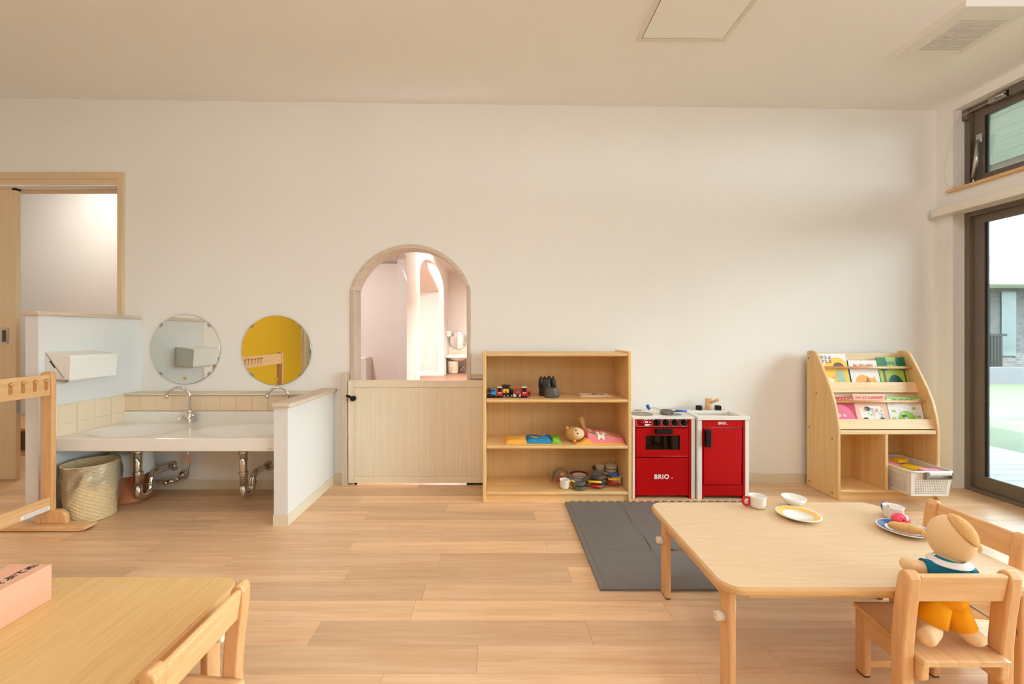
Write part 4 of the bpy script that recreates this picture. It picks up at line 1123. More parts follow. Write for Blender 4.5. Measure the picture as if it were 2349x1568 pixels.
def onblanket(poly, name, m, lift):
    b = MB(); vs = []
    for (x, y) in poly:
        u = (x - 0.548) / 0.215; v = (y - 2.484) / 0.186
        vs.append((x, y, ZM + 0.006 + bl(min(max(u, 0), 1), min(max(v, 0), 1)) + lift))
    c = tuple(sum(q[i] for q in vs) / len(vs) for i in range(3))
    cu = ((c[0] - 0.548) / 0.215, (c[1] - 2.484) / 0.186)
    vs.append((c[0], c[1], ZM + 0.006 + bl(*cu) + lift)); n = len(vs) - 1
    b._add(vs, [(k, (k + 1) % n, n) for k in range(n)], True)
    t.part(name, b, m, bk)
fl = [(0.628 + (0.030 + 0.007 * math.cos(6 * a)) * math.cos(a), 2.513 + (0.022 + 0.005 * math.cos(6 * a)) * math.sin(a)) for a in [2 * PI * k / 36 for k in range(36)]]
onblanket([(0.553, 2.512), (0.60, 2.512), (0.60, 2.522), (0.553, 2.524)], 'stem_patch', bpy.data.materials['green_cloth'], 0.002)
onblanket([(0.655, 2.505), (0.70, 2.515), (0.745, 2.528), (0.745, 2.537), (0.70, 2.526), (0.655, 2.516)], 'stem_patch', bpy.data.materials['green_cloth'], 0.003)
onblanket(fl, 'flower_patch', M['paper'], 0.006)
onblanket(circ(0.630, 2.513, 0.013, 0.010, 16), 'flower_centre', mat('orange_cloth', (240, 150, 30), 0.9), 0.0075)

# ---- play crockery on the bottom shelf
ZB = 0.0622
def cup(name, lab, cx, cy, z, r, h, m, handle=None, hdir=0.0, foot=None, grp=None):
    t = Thing(name, lab, 'cup', (cx, cy, z), group=grp)
    b = MB(); b.lathe([(0, 0.0), (r * 0.62, 0.0), (r * 0.82, h * 0.10), (r * 0.93, h * 0.32), (r * 0.95, h * 0.9), (r, h * 0.96), (r, h), (r * 0.93, h), (r * 0.89, h * 0.9), (r * 0.87, h * 0.35), (r * 0.7, h * 0.14), (0, h * 0.10)], (cx, cy, z), 36); t.part('bowl', b, m)
    if handle:
        hr = h * 0.30
        hx, hy = cx + math.cos(hdir) * (r * 0.92 + hr * 0.9), cy + math.sin(hdir) * (r * 0.92 + hr * 0.9)
        b = MB(); b.tube([(hx + hr * math.cos(q) * math.cos(hdir), hy + hr * math.cos(q) * math.sin(hdir), z + h * 0.52 + hr * 1.1 * math.sin(q)) for q in [2 * PI * k / 24 for k in range(24)]], h * 0.105, 10, closed=True); t.part('handle', b, handle)
    return t
def pan(name, lab, cx, cy, z, r, h, m, hm, hdir, hl=0.07, grp=None):
    t = Thing(name, lab, 'pan', (cx, cy, z), group=grp)
    b = MB(); b.lathe([(0, 0), (r * 0.86, 0), (r * 0.93, h * 0.1), (r * 0.97, h * 0.95), (r, h), (r * 0.95, h), (r * 0.9, h * 0.2), (r * 0.8, h * 0.12), (0, h * 0.12)], (cx, cy, z), 36); t.part('body', b, m)
    c, s = math.cos(hdir), math.sin(hdir)
    b = MB(); b.tube([(cx + c * r * 0.95, cy + s * r * 0.95, z + h * 0.7), (cx + c * (r + 0.02), cy + s * (r + 0.02), z + h * 0.85)], 0.004, 8); t.part('bracket', b, M['tblack'])
    b = MB(); b.tube([(cx + c * (r + 0.014), cy + s * (r + 0.014), z + h * 0.85), (cx + c * (r + 0.02 + hl), cy + s * (r + 0.02 + hl), z + h * 0.85 + 0.002)], 0.0075, 10); t.part('handle', b, hm)
    return t
def plate(name, lab, cx, cy, z, r, m, band=None, h=0.014, grp=None):
    t = Thing(name, lab, 'plate', (cx, cy, z), group=grp)
    b = MB(); b.lathe([(0, 0), (r * 0.55, 0), (r * 0.62, h * 0.25), (r * 0.97, h * 0.9), (r, h), (r * 0.98, h * 1.12), (r * 0.64, h * 0.62), (r * 0.6, h * 0.4), (0, h * 0.34)], (cx, cy, z), 48); p = t.part('body', b, m)
    if band:
        b = MB(); b.lathe([(r * 0.93, h * 1.08), (r * 0.66, h * 0.70)], (cx, cy, z), 48, cap=False)
        t.part('band', b, band, p)
    return t
cup('toy_cup', 'white toy cup with a yellow ring handle on the bottom shelf', 0.411, 2.512, ZB, 0.031, 0.055, M['cupwhite'], M['yellowp'], -0.1)
pan('toy_pan', 'dark grey toy frying pan with red handle, lowest of the front pan stack', 0.497, 2.508, ZB, 0.044, 0.024, M['pan'], M['redp'], -0.2, grp='front stack of toy pans')
pan('toy_pan', 'dark grey toy frying pan with yellow handle on top of the front pan stack', 0.492, 2.510, ZB + 0.026, 0.046, 0.024, M['pan'], M['yellowp'], -0.2, grp='front stack of toy pans')
for k in range(4):
    plate('toy_plate', ('cream toy plate lowest in the plate stack on the bottom shelf', 'cream toy plate second from the bottom of the plate stack', 'cream toy plate directly under the maroon-rimmed top plate', 'cream toy plate with maroon rim on top of the plate stack')[k], 0.522, 2.628, ZB + 0.011 * k + (0.012 if k == 3 else 0) * 0, 0.067, M['cupcream'], M['maroon'] if k == 3 else None, grp='stacked toy plates')
cols = [M['pan'], M['redp'], M['yellowp'], M['bluep']]
for k in range(3):
    pan('toy_pot', ('dark grey toy pot with red handle, lowest of the tall pot stack', 'dark grey toy pot with yellow handle in the middle of the tall pot stack', 'dark grey toy pot with blue handle on top of the tall pot stack')[k], 0.622, 2.545, ZB + 0.026 * k, 0.045, 0.025, M['pan'], cols[k + 1], -0.15, 0.062, grp='tall stack of toy pots')
cup('toy_cup', 'cream toy mug standing at the shelf corner behind the coloured handles', 0.744, 2.575, ZB, 0.030, 0.056, M['cupcream'])
cup('toy_cup', 'cream toy cup right behind the tall pot stack', 0.672, 2.622, ZB, 0.028, 0.052, M['cupcream'], M['redp'], 0.4)
for k in range(2):
    cup('toy_cup', ('cream toy cup at the bottom of the rear cup pair', 'cream toy cup with black handle on top of the rear cup pair')[k], 0.668, 2.69, ZB + 0.053 * k * 0.8 + (0.0106 if k else 0), 0.030, 0.052 if k == 0 else 0.03, M['cupcream'], M['black'] if k else None, PI, grp='rear pair of toy cups')
for k in range(4):
    b = MB(); r = 0.037
    b.lathe([(0, 0), (r * 0.6, 0), (r * 0.9, 0.012), (r, 0.026), (r * 0.94, 0.026), (r * 0.84, 0.013), (0, 0.006)], (0.737, 2.672, ZB + 0.0215 * k), 32)
    single('toy_bowl', b, M['cupcream'], ('cream toy bowl lowest in the bowl stack at the back corner', 'cream toy bowl second from the bottom of the bowl stack', 'cream toy bowl directly under the top bowl of the stack', 'cream toy bowl on top of the bowl stack at the back corner')[k], 'bowl', 'stacked toy bowls')
t = Thing('clear_toy_dome', 'clear plastic domed lid over small red and yellow pieces', 'toy lid', (0.405, 2.63, ZB))
b = MB(); b.lathe([(0.062, 0.0), (0.064, 0.004), (0.056, 0.006), (0.054, 0.03), (0.046, 0.06), (0.028, 0.08), (0.0, 0.086)], (0.405, 2.63, ZB), 32, cap=False); t.part('dome', b, M['clear'])
b = MB(); b.tube([(0.405 + 0.05 * math.cos(q), 2.62, ZB + 0.052 + 0.036 * math.sin(q)) for q in [PI * 0.1 + PI * 0.8 * k / 12 for k in range(13)]], 0.0035, 8); t.part('arched_handle', b, M['film'])
b = MB(); b.sphere((0.418, 2.62, ZB + 0.032), (0.014, 0.012, 0.012)); t.part('red_piece', b, M['redp'])
b = MB(); b.sphere((0.388, 2.615, ZB + 0.012), (0.016, 0.013, 0.012)); t.part('red_piece', b, M['redp'])
b = MB(); b.sphere((0.414, 2.635, ZB + 0.045), (0.012, 0.012, 0.01)); t.part('yellow_piece', b, M['yellowp'])
# ================================================================== red toy kitchen
def brio(parent, m4, size, m=None):
    """the maker's name in heavy rounded capitals with its small ring"""
    o = lettering('BRIO', size, m or M['paper'], parent, m4, bold=size * 0.028, name='lettering', spacing=1.12)
    return o
ST_Y = 2.513; KX0, KX1 = 0.824, 1.201; KZ = 0.495
t = Thing('toy_stove', 'red and white toy cooker with dark oven window and black knobs', 'toy stove', (1.01, 2.64, 0))
for xa, xb in ((KX0, KX0 + 0.012), (KX1 - 0.022, KX1)):
    b = MB(); b.box(xa, xb, ST_Y - 0.002, 2.765, 0.0, KZ - 0.014); t.part('side_panel', b, M['kwhite'], bevel=0.002)
for xa, xb in ((KX0 + 0.012, KX0 + 0.020), (KX1 - 0.037, KX1 - 0.022)):
    b = MB(); b.box(xa, xb, ST_Y, 2.76, 0.0, KZ - 0.016); t.part('post', b, M['redfront'], bevel=0.001)
b = MB(); b.box(KX0 - 0.002, KX1 + 0.002, ST_Y - 0.004, 2.768, KZ - 0.014, KZ); top = t.part('worktop', b, M['kwhite'], bevel=0.003)
ix0, ix1 = KX0 + 0.021, KX1 - 0.038
b = MB(); b.box(ix0, ix1, ST_Y + 0.03, 2.762, 0.03, KZ - 0.016); t.part('carcass', b, M['dark'])
def zz(y): return 1 - (y - 765) / 378.0
b = MB(); b.box(ix0, ix1, ST_Y + 0.004, ST_Y + 0.02, zz(979.5), KZ - 0.016); cp = t.part('control_panel', b, M['redfront'])
b = MB(); wx0, wx1, wz0, wz1 = 0.902, 1.111, zz(1031), zz(998)
dz0, dz1 = zz(1044.5), zz(981.5)
dy0, dy1 = ST_Y + 0.001, ST_Y + 0.018
b.ring((ix0 + 0.001, ix1 - 0.001, dz0, dz1), (wx0, wx1, wz0, wz1), 'y', dy0, dy1)
door = t.part('oven_door', b, M['redfront'])
b = MB(); b.box(wx0 - 0.002, wx1 + 0.002, dy0 + 0.004, dy0 + 0.007, wz0 - 0.002, wz1 + 0.002); t.part('oven_window', b, M['oven'], door)
b = MB()
for (a0, a1, c0, c1) in ((wx0, wx1, wz1 - 0.0012, wz1), (wx0, wx1, wz0, wz0 + 0.0012), (wx0, wx0 + 0.0012, wz0, wz1), (wx1 - 0.0012, wx1, wz0, wz1)):
    b.box(a0, a1, dy0 - 0.0005, dy0 + 0.002, c0, c1)
t.part('window_bezel', b, M['maroon'], door)
b = MB(); b.prism([(0.957, zz(993)), (1.062, zz(993)), (1.062, zz(983)), (0.957, zz(983))], 'y', ST_Y - 0.022, ST_Y + 0.001); t.part('door_handle', b, M['black'], door, bevel=0.004, label='black bar handle')
b = MB(); b.tube([(ix0 + 0.001, ST_Y + 0.004, zz(1046.5)), (ix1 - 0.001, ST_Y + 0.004, zz(1046.5))], 0.0055, 12); t.part('door_rail', b, M['red'])
b = MB(); b.box(ix0 + 0.001, ix1 - 0.001, ST_Y + 0.002, ST_Y + 0.018, zz(1136), zz(1050)); dr = t.part('lower_panel', b, M['redfront'], bevel=0.001)
o = brio(dr, Matrix.Translation((1.0 - 1.01, ST_Y + 0.0016 - 2.64, zz(1093.5))) @ FACE, 0.0375)
b = MB(); b.tube([(1.064 + 0.0038 * math.cos(q), ST_Y + 0.0018, zz(1096.3) + 0.0038 * math.sin(q)) for q in [2 * PI * k / 16 for k in range(16)]], 0.0007, 6, closed=True); b.cyl((1.064, ST_Y + 0.0016, zz(1096.3)), (1.064, ST_Y + 0.0012, zz(1096.3)), 0.0012, n=8); t.part('ring_mark', b, M['paper'], dr)
# panel print: frame line, scales, knobs
fx0, fx1, fz0, fz1 = 0.846, 1.166, zz(978.4), zz(958.5)
fy = ST_Y + 0.0036
b = MB(); lw = 0.0011; n_ = 0.008
for (p, q) in (((fx0 + n_, fz1), (fx1 - n_, fz1)), ((fx0 + n_, fz0), (fx1 - n_, fz0)), ((fx0, fz0 + n_), (fx0, fz1 - n_)), ((fx1, fz0 + n_), (fx1, fz1 - n_))):
    b.box(min(p[0], q[0]) - lw / 2, max(p[0], q[0]) + lw / 2, fy, fy + 0.0006, min(p[1], q[1]) - lw / 2, max(p[1], q[1]) + lw / 2)
for cx, cz, a0 in ((fx0, fz0, 0), (fx1, fz0, 90), (fx1, fz1, 180), (fx0, fz1, 270)):
    b.tube([(cx + n_ * math.cos(math.radians(a0 + 90 * k / 6)), fy + 0.0002, cz + n_ * math.sin(math.radians(a0 + 90 * k / 6))) for k in range(7)], lw / 2, 6)
for px in (1497, 1517, 1537, 1558):
    xx = 0.829 + (px - 1453.5) / 378.0
    b.box(xx - 0.0004, xx + 0.0004, fy, fy + 0.0006, fz0, fz1)
t.part('panel_lines', b, M['paper'], cp)
b = MB()
for (x0, x1, y0, y1) in ((1480, 1488, 959.5, 963), (1478, 1481, 962, 964), (1490, 1494, 961, 963), (1481, 1487, 966, 970), (1490, 1494, 967, 969), (1480, 1490, 972.5, 976.5), (1490, 1494, 973, 975), (1474, 1476.5, 963, 963.8), (1476, 1478, 968, 968.8), (1498.5, 1501.5, 960.5, 963.5)):
    b.box(0.829 + (x0 - 1453.5) / 378, 0.829 + (x1 - 1453.5) / 378, fy, fy + 0.0006, zz(y1), zz(y0))
t.part('panel_icons', b, M['paper'], cp)
for px in (1507.3, 1527.8, 1548.5, 1569.2):
    xx = 0.829 + (px - 1453.5) / 378.0; zk = zz(968.4)
    if px > 1510:
        b = MB(); b.tube([(xx + 0.0222 * math.cos(q), fy, zk - 0.001 + 0.0222 * math.sin(q)) for q in [2 * PI * k / 32 for k in range(32)]], 0.0008, 6, closed=True); t.part('dial_ring', b, M['paper'], cp)
    b = MB(); b.cyl((xx, fy, zk), (xx, fy - 0.012, zk), 0.0198, 0.0185, n=28); b.obox((xx, fy - 0.015, zk), (0.008, 0.010, 0.034)); t.part('knob', b, M['black'], cp)
xx = 0.829 + (1466.5 - 1453.5) / 378; b = MB(); b.cyl((xx, fy, zz(968.7)), (xx, fy - 0.004, zz(968.7)), 0.005, n=16); b.obox((xx + 0.012, fy - 0.003, zz(971.5)), (0.03, 0.003, 0.006), Matrix.Rotation(0.42, 3, 'Y')); t.part('pointer', b, M['black'], cp)
# printed hot plates
for (cx, cy, r) in ((0.905, 2.61, 0.075), (0.93, 2.735, 0.028), (1.105, 2.61, 0.055)):
    b = MB(); b.cyl((cx, cy, KZ), (cx, cy, KZ + 0.0006), r, n=40); hp = t.part('hot_plate', b, M['grey'], top)
b = MB(); b.box(0.895, 0.918, 2.604, 2.616, KZ + 0.0006, KZ + 0.0009); t.part('plate_mark', b, M['paper'], top)

pan('toy_frying_pan', 'silver grey toy frying pan with blue handle on the toy cooker', 1.065, 2.60, KZ + 0.0012, 0.042, 0.024, M['pan2'], M['bluep'], -0.12, 0.058)
t = Thing('toy_whisk', 'wire toy whisk with a blue knob lying behind the frying pan', 'whisk', (0.985, 2.66, KZ))
b = MB()
hd = Vector((0.972, 2.655, KZ + 0.032)); tail = Vector((0.995, 2.672, KZ + 0.004))
for k in range(5):
    a = PI * k / 5
    pts = []
    for j in range(15):
        f = j / 14; w_ = 0.028 * math.sin(PI * f)
        pts.append(Vector((0.972 + 0.075 * math.sin(PI * f * 0.5) * math.cos(0.2) * (1 if k % 2 == 0 else 0.92), 2.655 - 0.02 * f + w_ * math.sin(a) * 0.6, KZ + 0.004 + 0.026 * (1 - f) + w_ * abs(math.cos(a)) * 0.5)))
    b.tube(pts, 0.0007, 5)
t.part('wires', b, M['steel'])
b = MB(); b.cyl((0.962, 2.65, KZ + 0.046), (0.977, 2.657, KZ + 0.022), 0.011, 0.009, n=16); t.part('knob', b, M['bluep'])

# sink unit
UX0, UX1, UY = 1.209, 1.522, 2.500
def zu(y): return 1 - (y - 765) / 380.0
t = Thing('toy_sink_unit', 'red toy sink cabinet with white basin top and black taps', 'toy sink', (1.365, 2.63, 0))
for xa, xb in ((UX0, UX0 + 0.029), (UX1 - 0.024, UX1)):
    b = MB(); b.box(xa, xb, UY, 2.765, 0.0, 0.48); t.part('side_panel', b, M['kwhite'], bevel=0.003)
for xa, xb in ((UX0 + 0.029, UX0 + 0.037), (UX1 - 0.036, UX1 - 0.024)):
    b = MB(); b.box(xa, xb, UY + 0.002, UY + 0.03, 0.0, 0.478); t.part('post', b, M['redfront'])
jx0, jx1 = UX0 + 0.038, UX1 - 0.037
b = MB(); b.box(jx0, jx1, UY + 0.03, 2.76, 0.03, 0.40); t.part('carcass', b, M['dark'])
b = MB(); b.box(jx0, jx1, UY + 0.004, UY + 0.02, zu(980.5), 0.478); hd = t.part('header', b, M['red'])
brio(hd, Matrix.Translation((1.362 - 1.365, UY + 0.0036 - 2.63, zu(970.8))) @ FACE, 0.020)
b = MB(); b.tube([(1.3945 + 0.0016 * math.cos(q), UY + 0.0037, zu(973) + 0.0016 * math.sin(q)) for q in [2 * PI * k / 12 for k in range(12)]], 0.0006, 6, closed=True); t.part('ring_mark', b, M['paper'], hd)
b = MB(); b.box(jx0 + 0.003, jx1 - 0.012, UY + 0.0005, UY + 0.017, zu(1111), zu(982.3)); dd = t.part('door', b, M['red'], bevel=0.0015)
b = MB(); b.box(jx0 + 0.004, jx0 + 0.036, UY - 0.024, UY + 0.0005, zu(1023), zu(984.5)); t.part('door_handle', b, M['black'], dd, bevel=0.003, label='black block handle')
b = MB(); b.tube([(jx1 - 0.008, UY + 0.006, zu(1111)), (jx1 - 0.008, UY + 0.006, zu(982.5))], 0.0035, 10); t.part('hinge_rod', b, M['red'])
b = MB(); b.box(jx0, jx1, UY + 0.004, UY + 0.02, zu(1137), zu(1112.5)); t.part('toe_panel', b, M['redfront'])
SZ = 0.501
b = MB()
tx0, tx1, ty0, ty1 = UX0 - 0.003, UX1 + 0.004, UY - 0.006, 2.768
ix0, ix1, iy0, iy1 = tx0 + 0.03, tx1 - 0.03, ty0 + 0.03, ty1 - 0.09
b.ring((tx0, tx1, ty0, ty1), (ix0, ix1, iy0, iy1), 'z', SZ - 0.022, SZ)
wt = t.part('worktop', b, M['kwhite'], bevel=0.004)
b = MB(); b.box(ix0 - 0.008, ix1 + 0.008, iy0 - 0.008, iy1 + 0.008, SZ - 0.076, SZ - 0.0705)
b.ring((ix0 - 0.008, ix1 + 0.008, iy0 - 0.008, iy1 + 0.008), (ix0 - 0.001, ix1 + 0.001, iy0 - 0.001, iy1 + 0.001), 'z', SZ - 0.07, SZ - 0.0225)
t.part('basin', b, M['kwhite'], wt)
for px in (1606, 1650):
    xx = (px - 1140) / 352.0
    b = MB(); b.box(xx - 0.015, xx + 0.015, 2.70, 2.73, SZ, SZ + 0.029); t.part('tap_knob', b, M['black'], wt, bevel=0.002)
xx = (1628 - 1140) / 352.0
b = MB(); b.cyl((xx, 2.715, SZ), (xx, 2.715, SZ + 0.076), 0.0205, n=28); b.cyl((xx + 0.004, 2.705, SZ + 0.048), (xx + 0.040, 2.665, SZ + 0.076), 0.0095, n=16); t.part('spout', b, mat('beech_dowel', (224, 184, 140), 0.5), wt, label='wooden dowel spout')

# ================================================================== picture book rack
BX0, BX1 = 2.047, 2.662
t = Thing('book_rack', 'pine picture-book display rack with sloping sides beside the window', 'book rack', (2.355, 2.61, 0))
prof = [(2.738, 0.0), (2.738, 0.875), (2.733, 0.887), (2.72, 0.89), (2.69, 0.89), (2.672, 0.884), (2.655, 0.868), (2.62, 0.805), (2.581, 0.730), (2.545, 0.655), (2.517, 0.580), (2.500, 0.510), (2.490, 0.450), (2.487, 0.41), (2.487, 0.0)]
for xa in (BX0, BX1 - 0.018):
    b = MB(); b.prism(prof, 'x', xa, xa + 0.018); sp_ = t.part('side_panel', b, M['pine_z'], bevel=0.004)
    if xa == BX0:
        for (yy, zz_) in ((2.72, 0.84), (2.655, 0.62), (2.715, 0.39), (2.53, 0.36), (2.715, 0.035), (2.53, 0.03)):
            bb = MB(); bb.cyl((xa - 0.0004, yy, zz_), (xa + 0.001, yy, zz_), 0.0048, n=14); t.part('screw_hole', bb, M['dark'], sp_)
ax0, ax1 = BX0 + 0.018, BX1 - 0.018
def slant(name, y0, z0, y1, z1, th, m):
    d = Vector((0, y1 - y0, z1 - z0)).normalized(); nrm = Vector((0, -d.z, d.y)) * -1
    b = MB(); b.prism([(y0, z0), (y1, z1), (y1 + nrm.y * th, z1 + nrm.z * th), (y0 + nrm.y * th, z0 + nrm.z * th)], 'x', ax0, ax1); return t.part(name, b, m, bevel=0.002)
slant('upper_back', 2.668, 0.655, 2.722, 0.875, 0.012, M['pine_p'])
slant('lower_back', 2.572, 0.445, 2.632, 0.655, 0.012, M['pine_p'])
slant('upper_lip', 2.612, 0.628, 2.632, 0.690, -0.012, M['pine_p'])
slant('lower_lip', 2.512, 0.420, 2.530, 0.478, -0.012, M['pine_p'])
b = MB(); b.box(ax0, ax1, 2.605, 2.675, 0.640, 0.650); t.part('upper_ledge', b, M['pine_p'])
b = MB(); b.box(ax0, ax1, 2.515, 2.585, 0.428, 0.438); t.part('lower_ledge', b, M['pine_p'])
for yy, zz_ in ((2.648, 0.783), (2.562, 0.580)):
    b = MB(); b.cyl((ax0, yy, zz_), (ax1, yy, zz_), 0.0090, n=16); t.part('rod', b, M['beech_x'])
b = MB(); b.box(ax0, ax1, 2.490, 2.735, 0.393, 0.418); t.part('middle_shelf', b, M['pine_p'], bevel=0.006, seg=3)
b = MB(); b.box(ax0, ax1, 2.49, 2.735, 0.042, 0.060); t.part('bottom_shelf', b, M['pine'], bevel=0.005)
b = MB(); b.box(ax0, ax1, 2.50, 2.516, 0.0, 0.042); t.part('kick_board', b, M['pine'])
b = MB(); b.box(2.335, 2.353, 2.49, 2.735, 0.06, 0.393); t.part('divider', b, M['pine_z'], bevel=0.003)
b = MB(); b.box(ax0, ax1, 2.728, 2.735, 0.06, 0.393); t.part('back_panel', b, M['ply'])

# ---- the six picture books
def book(lab, x0, x1, y0, z0, h, cover, lean=13.5, th=0.008, spine=None, group='picture books on the rack'):
    t = Thing('picture_book', lab, 'book', (x0, y0, z0), (-math.radians(lean), 0, 0), group, local=True)
    w = x1 - x0
    b = MB(); b.box(0.001, w - 0.001, 0.001, th - 0.001, 0.001, h - 0.001); t.part('pages', b, M['paper'])
    b = MB(); b.box(0, w, 0, 0.0012, 0, h); b.box(0, w, th - 0.0012, th, 0, h); c = t.part('cover', b, cover)
    b = MB(); b.box(-0.0008, 0.0008, 0, th, 0, h); t.part('spine', b, spine or cover)
    return t, c, w, h
def art(t, c, name, poly, m, lv=1):
    b = MB(); b.prism(poly, 'y', -0.00025 * lv, 0.0); t.part(name, b, m, c)
def P3(x, z, lv=3): return Matrix.Translation((x, -0.00025 * lv - 0.0003, z)) @ FACE
cy = mat('print_sun_yellow', (246, 202, 50), 0.5); cpur = mat('print_purple', (96, 44, 120), 0.5); cbr = mat('print_brown', (122, 62, 34), 0.5); cmint = mat('print_mint', (164, 196, 170), 0.5); cskin = mat('print_skin', (226, 168, 100), 0.5)
corg = mat('print_orange', (246, 172, 66), 0.5); cdg = mat('print_dark_green', (20, 84, 70), 0.5); cmg = mat('print_leaf_green', (10, 116, 60), 0.5); clg = mat('print_lime', (160, 196, 70), 0.5); cblue = mat('print_blue', (30, 110, 190), 0.5); cred = mat('print_red', (226, 60, 48), 0.5)
ccr = mat('print_crimson', (190, 22, 60), 0.5); cpk = mat('print_pink', (230, 104, 140), 0.5); cpeach = mat('print_peach', (244, 190, 164), 0.5); cgr = mat('print_fresh_green', (140, 206, 50), 0.5); clav = mat('print_lavender', (196, 190, 214), 0.5)
cwarm = mat('cover_white', (242, 238, 230), 0.45)
UY0, UZ0 = 2.640, 0.651
LY0, LZ0 = 2.546, 0.439
# 1 yellow
t, c, w, h = book('tall yellow and white picture book with purple title at the upper left of the rack', 2.069, 2.262, UY0, UZ0, 0.225, cwarm)
art(t, c, 'print', [(0.0, 0.0), (w, 0.0), (w, 0.165), (0.165, 0.190), (0.14, 0.200), (0.10, 0.196), (0.07, 0.170), (0.04, 0.15), (0.0, 0.14)], cy)
art(t, c, 'print', circ(0.135, 0.142, 0.034, 0.026, 20, 0, 180), cbr, 2); art(t, c, 'print', circ(0.137, 0.140, 0.030, 0.018, 20, 180, 360), cskin, 2)
art(t, c, 'print', [(0.11, 0.045), (0.165, 0.045), (0.165, 0.09), (0.15, 0.115), (0.12, 0.115), (0.105, 0.09)], cmint, 2)
art(t, c, 'print', [(0.108, 0.09), (0.07, 0.062), (0.076, 0.055), (0.14, 0.078)], cskin, 3); art(t, c, 'print', [(0.055, 0.066), (0.09, 0.06), (0.086, 0.035), (0.066, 0.036)], cwarm, 4)
art(t, c, 'print', [(0.115, 0.045), (0.165, 0.045), (0.165, 0.02), (0.15, 0.018), (0.15, 0.0), (0.14, 0.0), (0.14, 0.03), (0.10, 0.028), (0.10, 0.036)], cskin, 3)
lettering('はけたよ\nはけたよ', 0.026, cpur, c, P3(0.048, 0.185), 0.0006)
# 2 cat
t, c, w, h = book('white picture book with a sleeping orange cat on the upper rack', 2.272, 2.455, UY0 + 0.001, UZ0, 0.182, cwarm, spine=cblue)
art(t, c, 'print', circ(0.072, 0.042, 0.046, 0.046, 24), corg); art(t, c, 'print', circ(0.125, 0.038, 0.036, 0.032, 24), corg)
art(t, c, 'print', [(0.1, 0.06), (0.103, 0.082), (0.118, 0.067)], corg); art(t, c, 'print', [(0.14, 0.066), (0.153, 0.082), (0.155, 0.058)], corg)
art(t, c, 'print', [(0.015, 0.0), (0.03, 0.0), (0.035, 0.022), (0.055, 0.03), (0.05, 0.045), (0.022, 0.032)], corg); art(t, c, 'print', [(0.15, 0.03), (0.182, 0.008), (0.176, 0.0), (0.14, 0.006)], corg)
for q in (0.113, 0.136): art(t, c, 'print', [(q - 0.005, 0.036), (q, 0.033), (q + 0.005, 0.036), (q, 0.0345)], cbr, 2)
lettering('ねこがいっぱい', 0.018, cred, c, P3(0.092, 0.148), 0.0004)
# 3 tortoise
t, c, w, h = book('green picture book with a dark tortoise shell and trees on the upper rack', 2.460, 2.640, UY0, UZ0, 0.202, clg)
art(t, c, 'print', [(0, h), (0.055, h), (0.062, 0.165), (0.06, 0.13), (0.05, 0.115), (0.02, 0.113), (0, 0.13)], cmg); art(t, c, 'print', [(w, h), (0.122, h), (0.118, 0.165), (0.125, 0.13), (0.14, 0.118), (w, 0.12)], cmg)
art(t, c, 'print', [(0.022, 0.115), (0.036, 0.115), (0.036, 0.03), (0.022, 0.03)], cbr); art(t, c, 'print', [(0.155, 0.118), (0.168, 0.118), (0.168, 0.04), (0.155, 0.04)], cbr)
art(t, c, 'print', circ(0.094, 0.0, 0.052, 0.088, 20, 0, 180), cdg, 2); art(t, c, 'print', circ(0.15, 0.018, 0.014, 0.026, 14), cpeach, 2)
b = MB()
for (p, q) in (((0.075, 0.06), (0.113, 0.06)), ((0.075, 0.06), (0.058, 0.03)), ((0.113, 0.06), (0.13, 0.03)), ((0.075, 0.06), (0.066, 0.075)), ((0.113, 0.06), (0.122, 0.075))):
    b.tube([(p[0], -0.0007, p[1]), (q[0], -0.0007, q[1])], 0.0006, 5)
t.part('print_lines', b, M['tblack'], c)
art(t, c, 'print', circ(0.029, 0.026, 0.010, 0.014, 12), clav, 2)
lettering('かめさん', 0.024, cblue, c, P3(0.09, 0.163), 0.0007)
# 4 pink round face-like shape
t, c, w, h = book('crimson picture book with a big pink round shape on the lower rack', 2.066, 2.222, LY0, LZ0, 0.172, ccr)
art(t, c, 'print', [p for p in circ(0.06, 0.02, 0.088, 0.105, 28, 0, 180) if p[0] >= 0] + [(0.0, 0.10), (0.0, 0.0), (0.148, 0.0)], cpk)
for q in (0.052, 0.083):
    art(t, c, 'print', circ(q, 0.058, 0.008, 0.008, 16), cwarm, 2); art(t, c, 'print', circ(q, 0.058, 0.003, 0.003, 10), M['tblack'], 3)
lettering('かお どんなか', 0.022, cy, c, P3(0.080, 0.152), 0.0006)
# 5 peach
t, c, w, h = book('peach picture book with red title and a patchwork picture on the lower rack', 2.224, 2.422, LY0 + 0.001, LZ0, 0.190, cpeach)
art(t, c, 'print', [(0.028, 0.0), (0.172, 0.0), (0.172, 0.09), (0.15, 0.115), (0.08, 0.115), (0.028, 0.10)], cwarm)
rr = random.Random(5)
for k in range(26):
    x_, z_ = rr.uniform(0.075, 0.162), rr.uniform(0.05, 0.102)
    art(t, c, 'print', circ(x_, z_, rr.uniform(0.005, 0.010), rr.uniform(0.004, 0.007), 7), rr.choice([clav, cpeach, cmint, corg, clav, cred]), 2 + k % 3)
art(t, c, 'print', circ(0.072, 0.098, 0.020, 0.014, 14), M['tblack'], 5); art(t, c, 'print', circ(0.056, 0.092, 0.014, 0.014, 12), cpeach, 5)
for (x0_, x1_) in ((0.035, 0.075), (0.142, 0.170)):
    art(t, c, 'print', [(x0_, 0.0), (x1_, 0.0), (x1_, 0.035), (x0_, 0.04)], cred, 3); art(t, c, 'print', [(x0_ + 0.006, 0.012), (x1_ - 0.01, 0.012), (x1_ - 0.012, 0.028), (x0_ + 0.008, 0.03)], cwarm, 4); art(t, c, 'print', circ((x0_ + x1_) / 2, 0.04, 0.014, 0.006, 10), M['tblack'], 4)
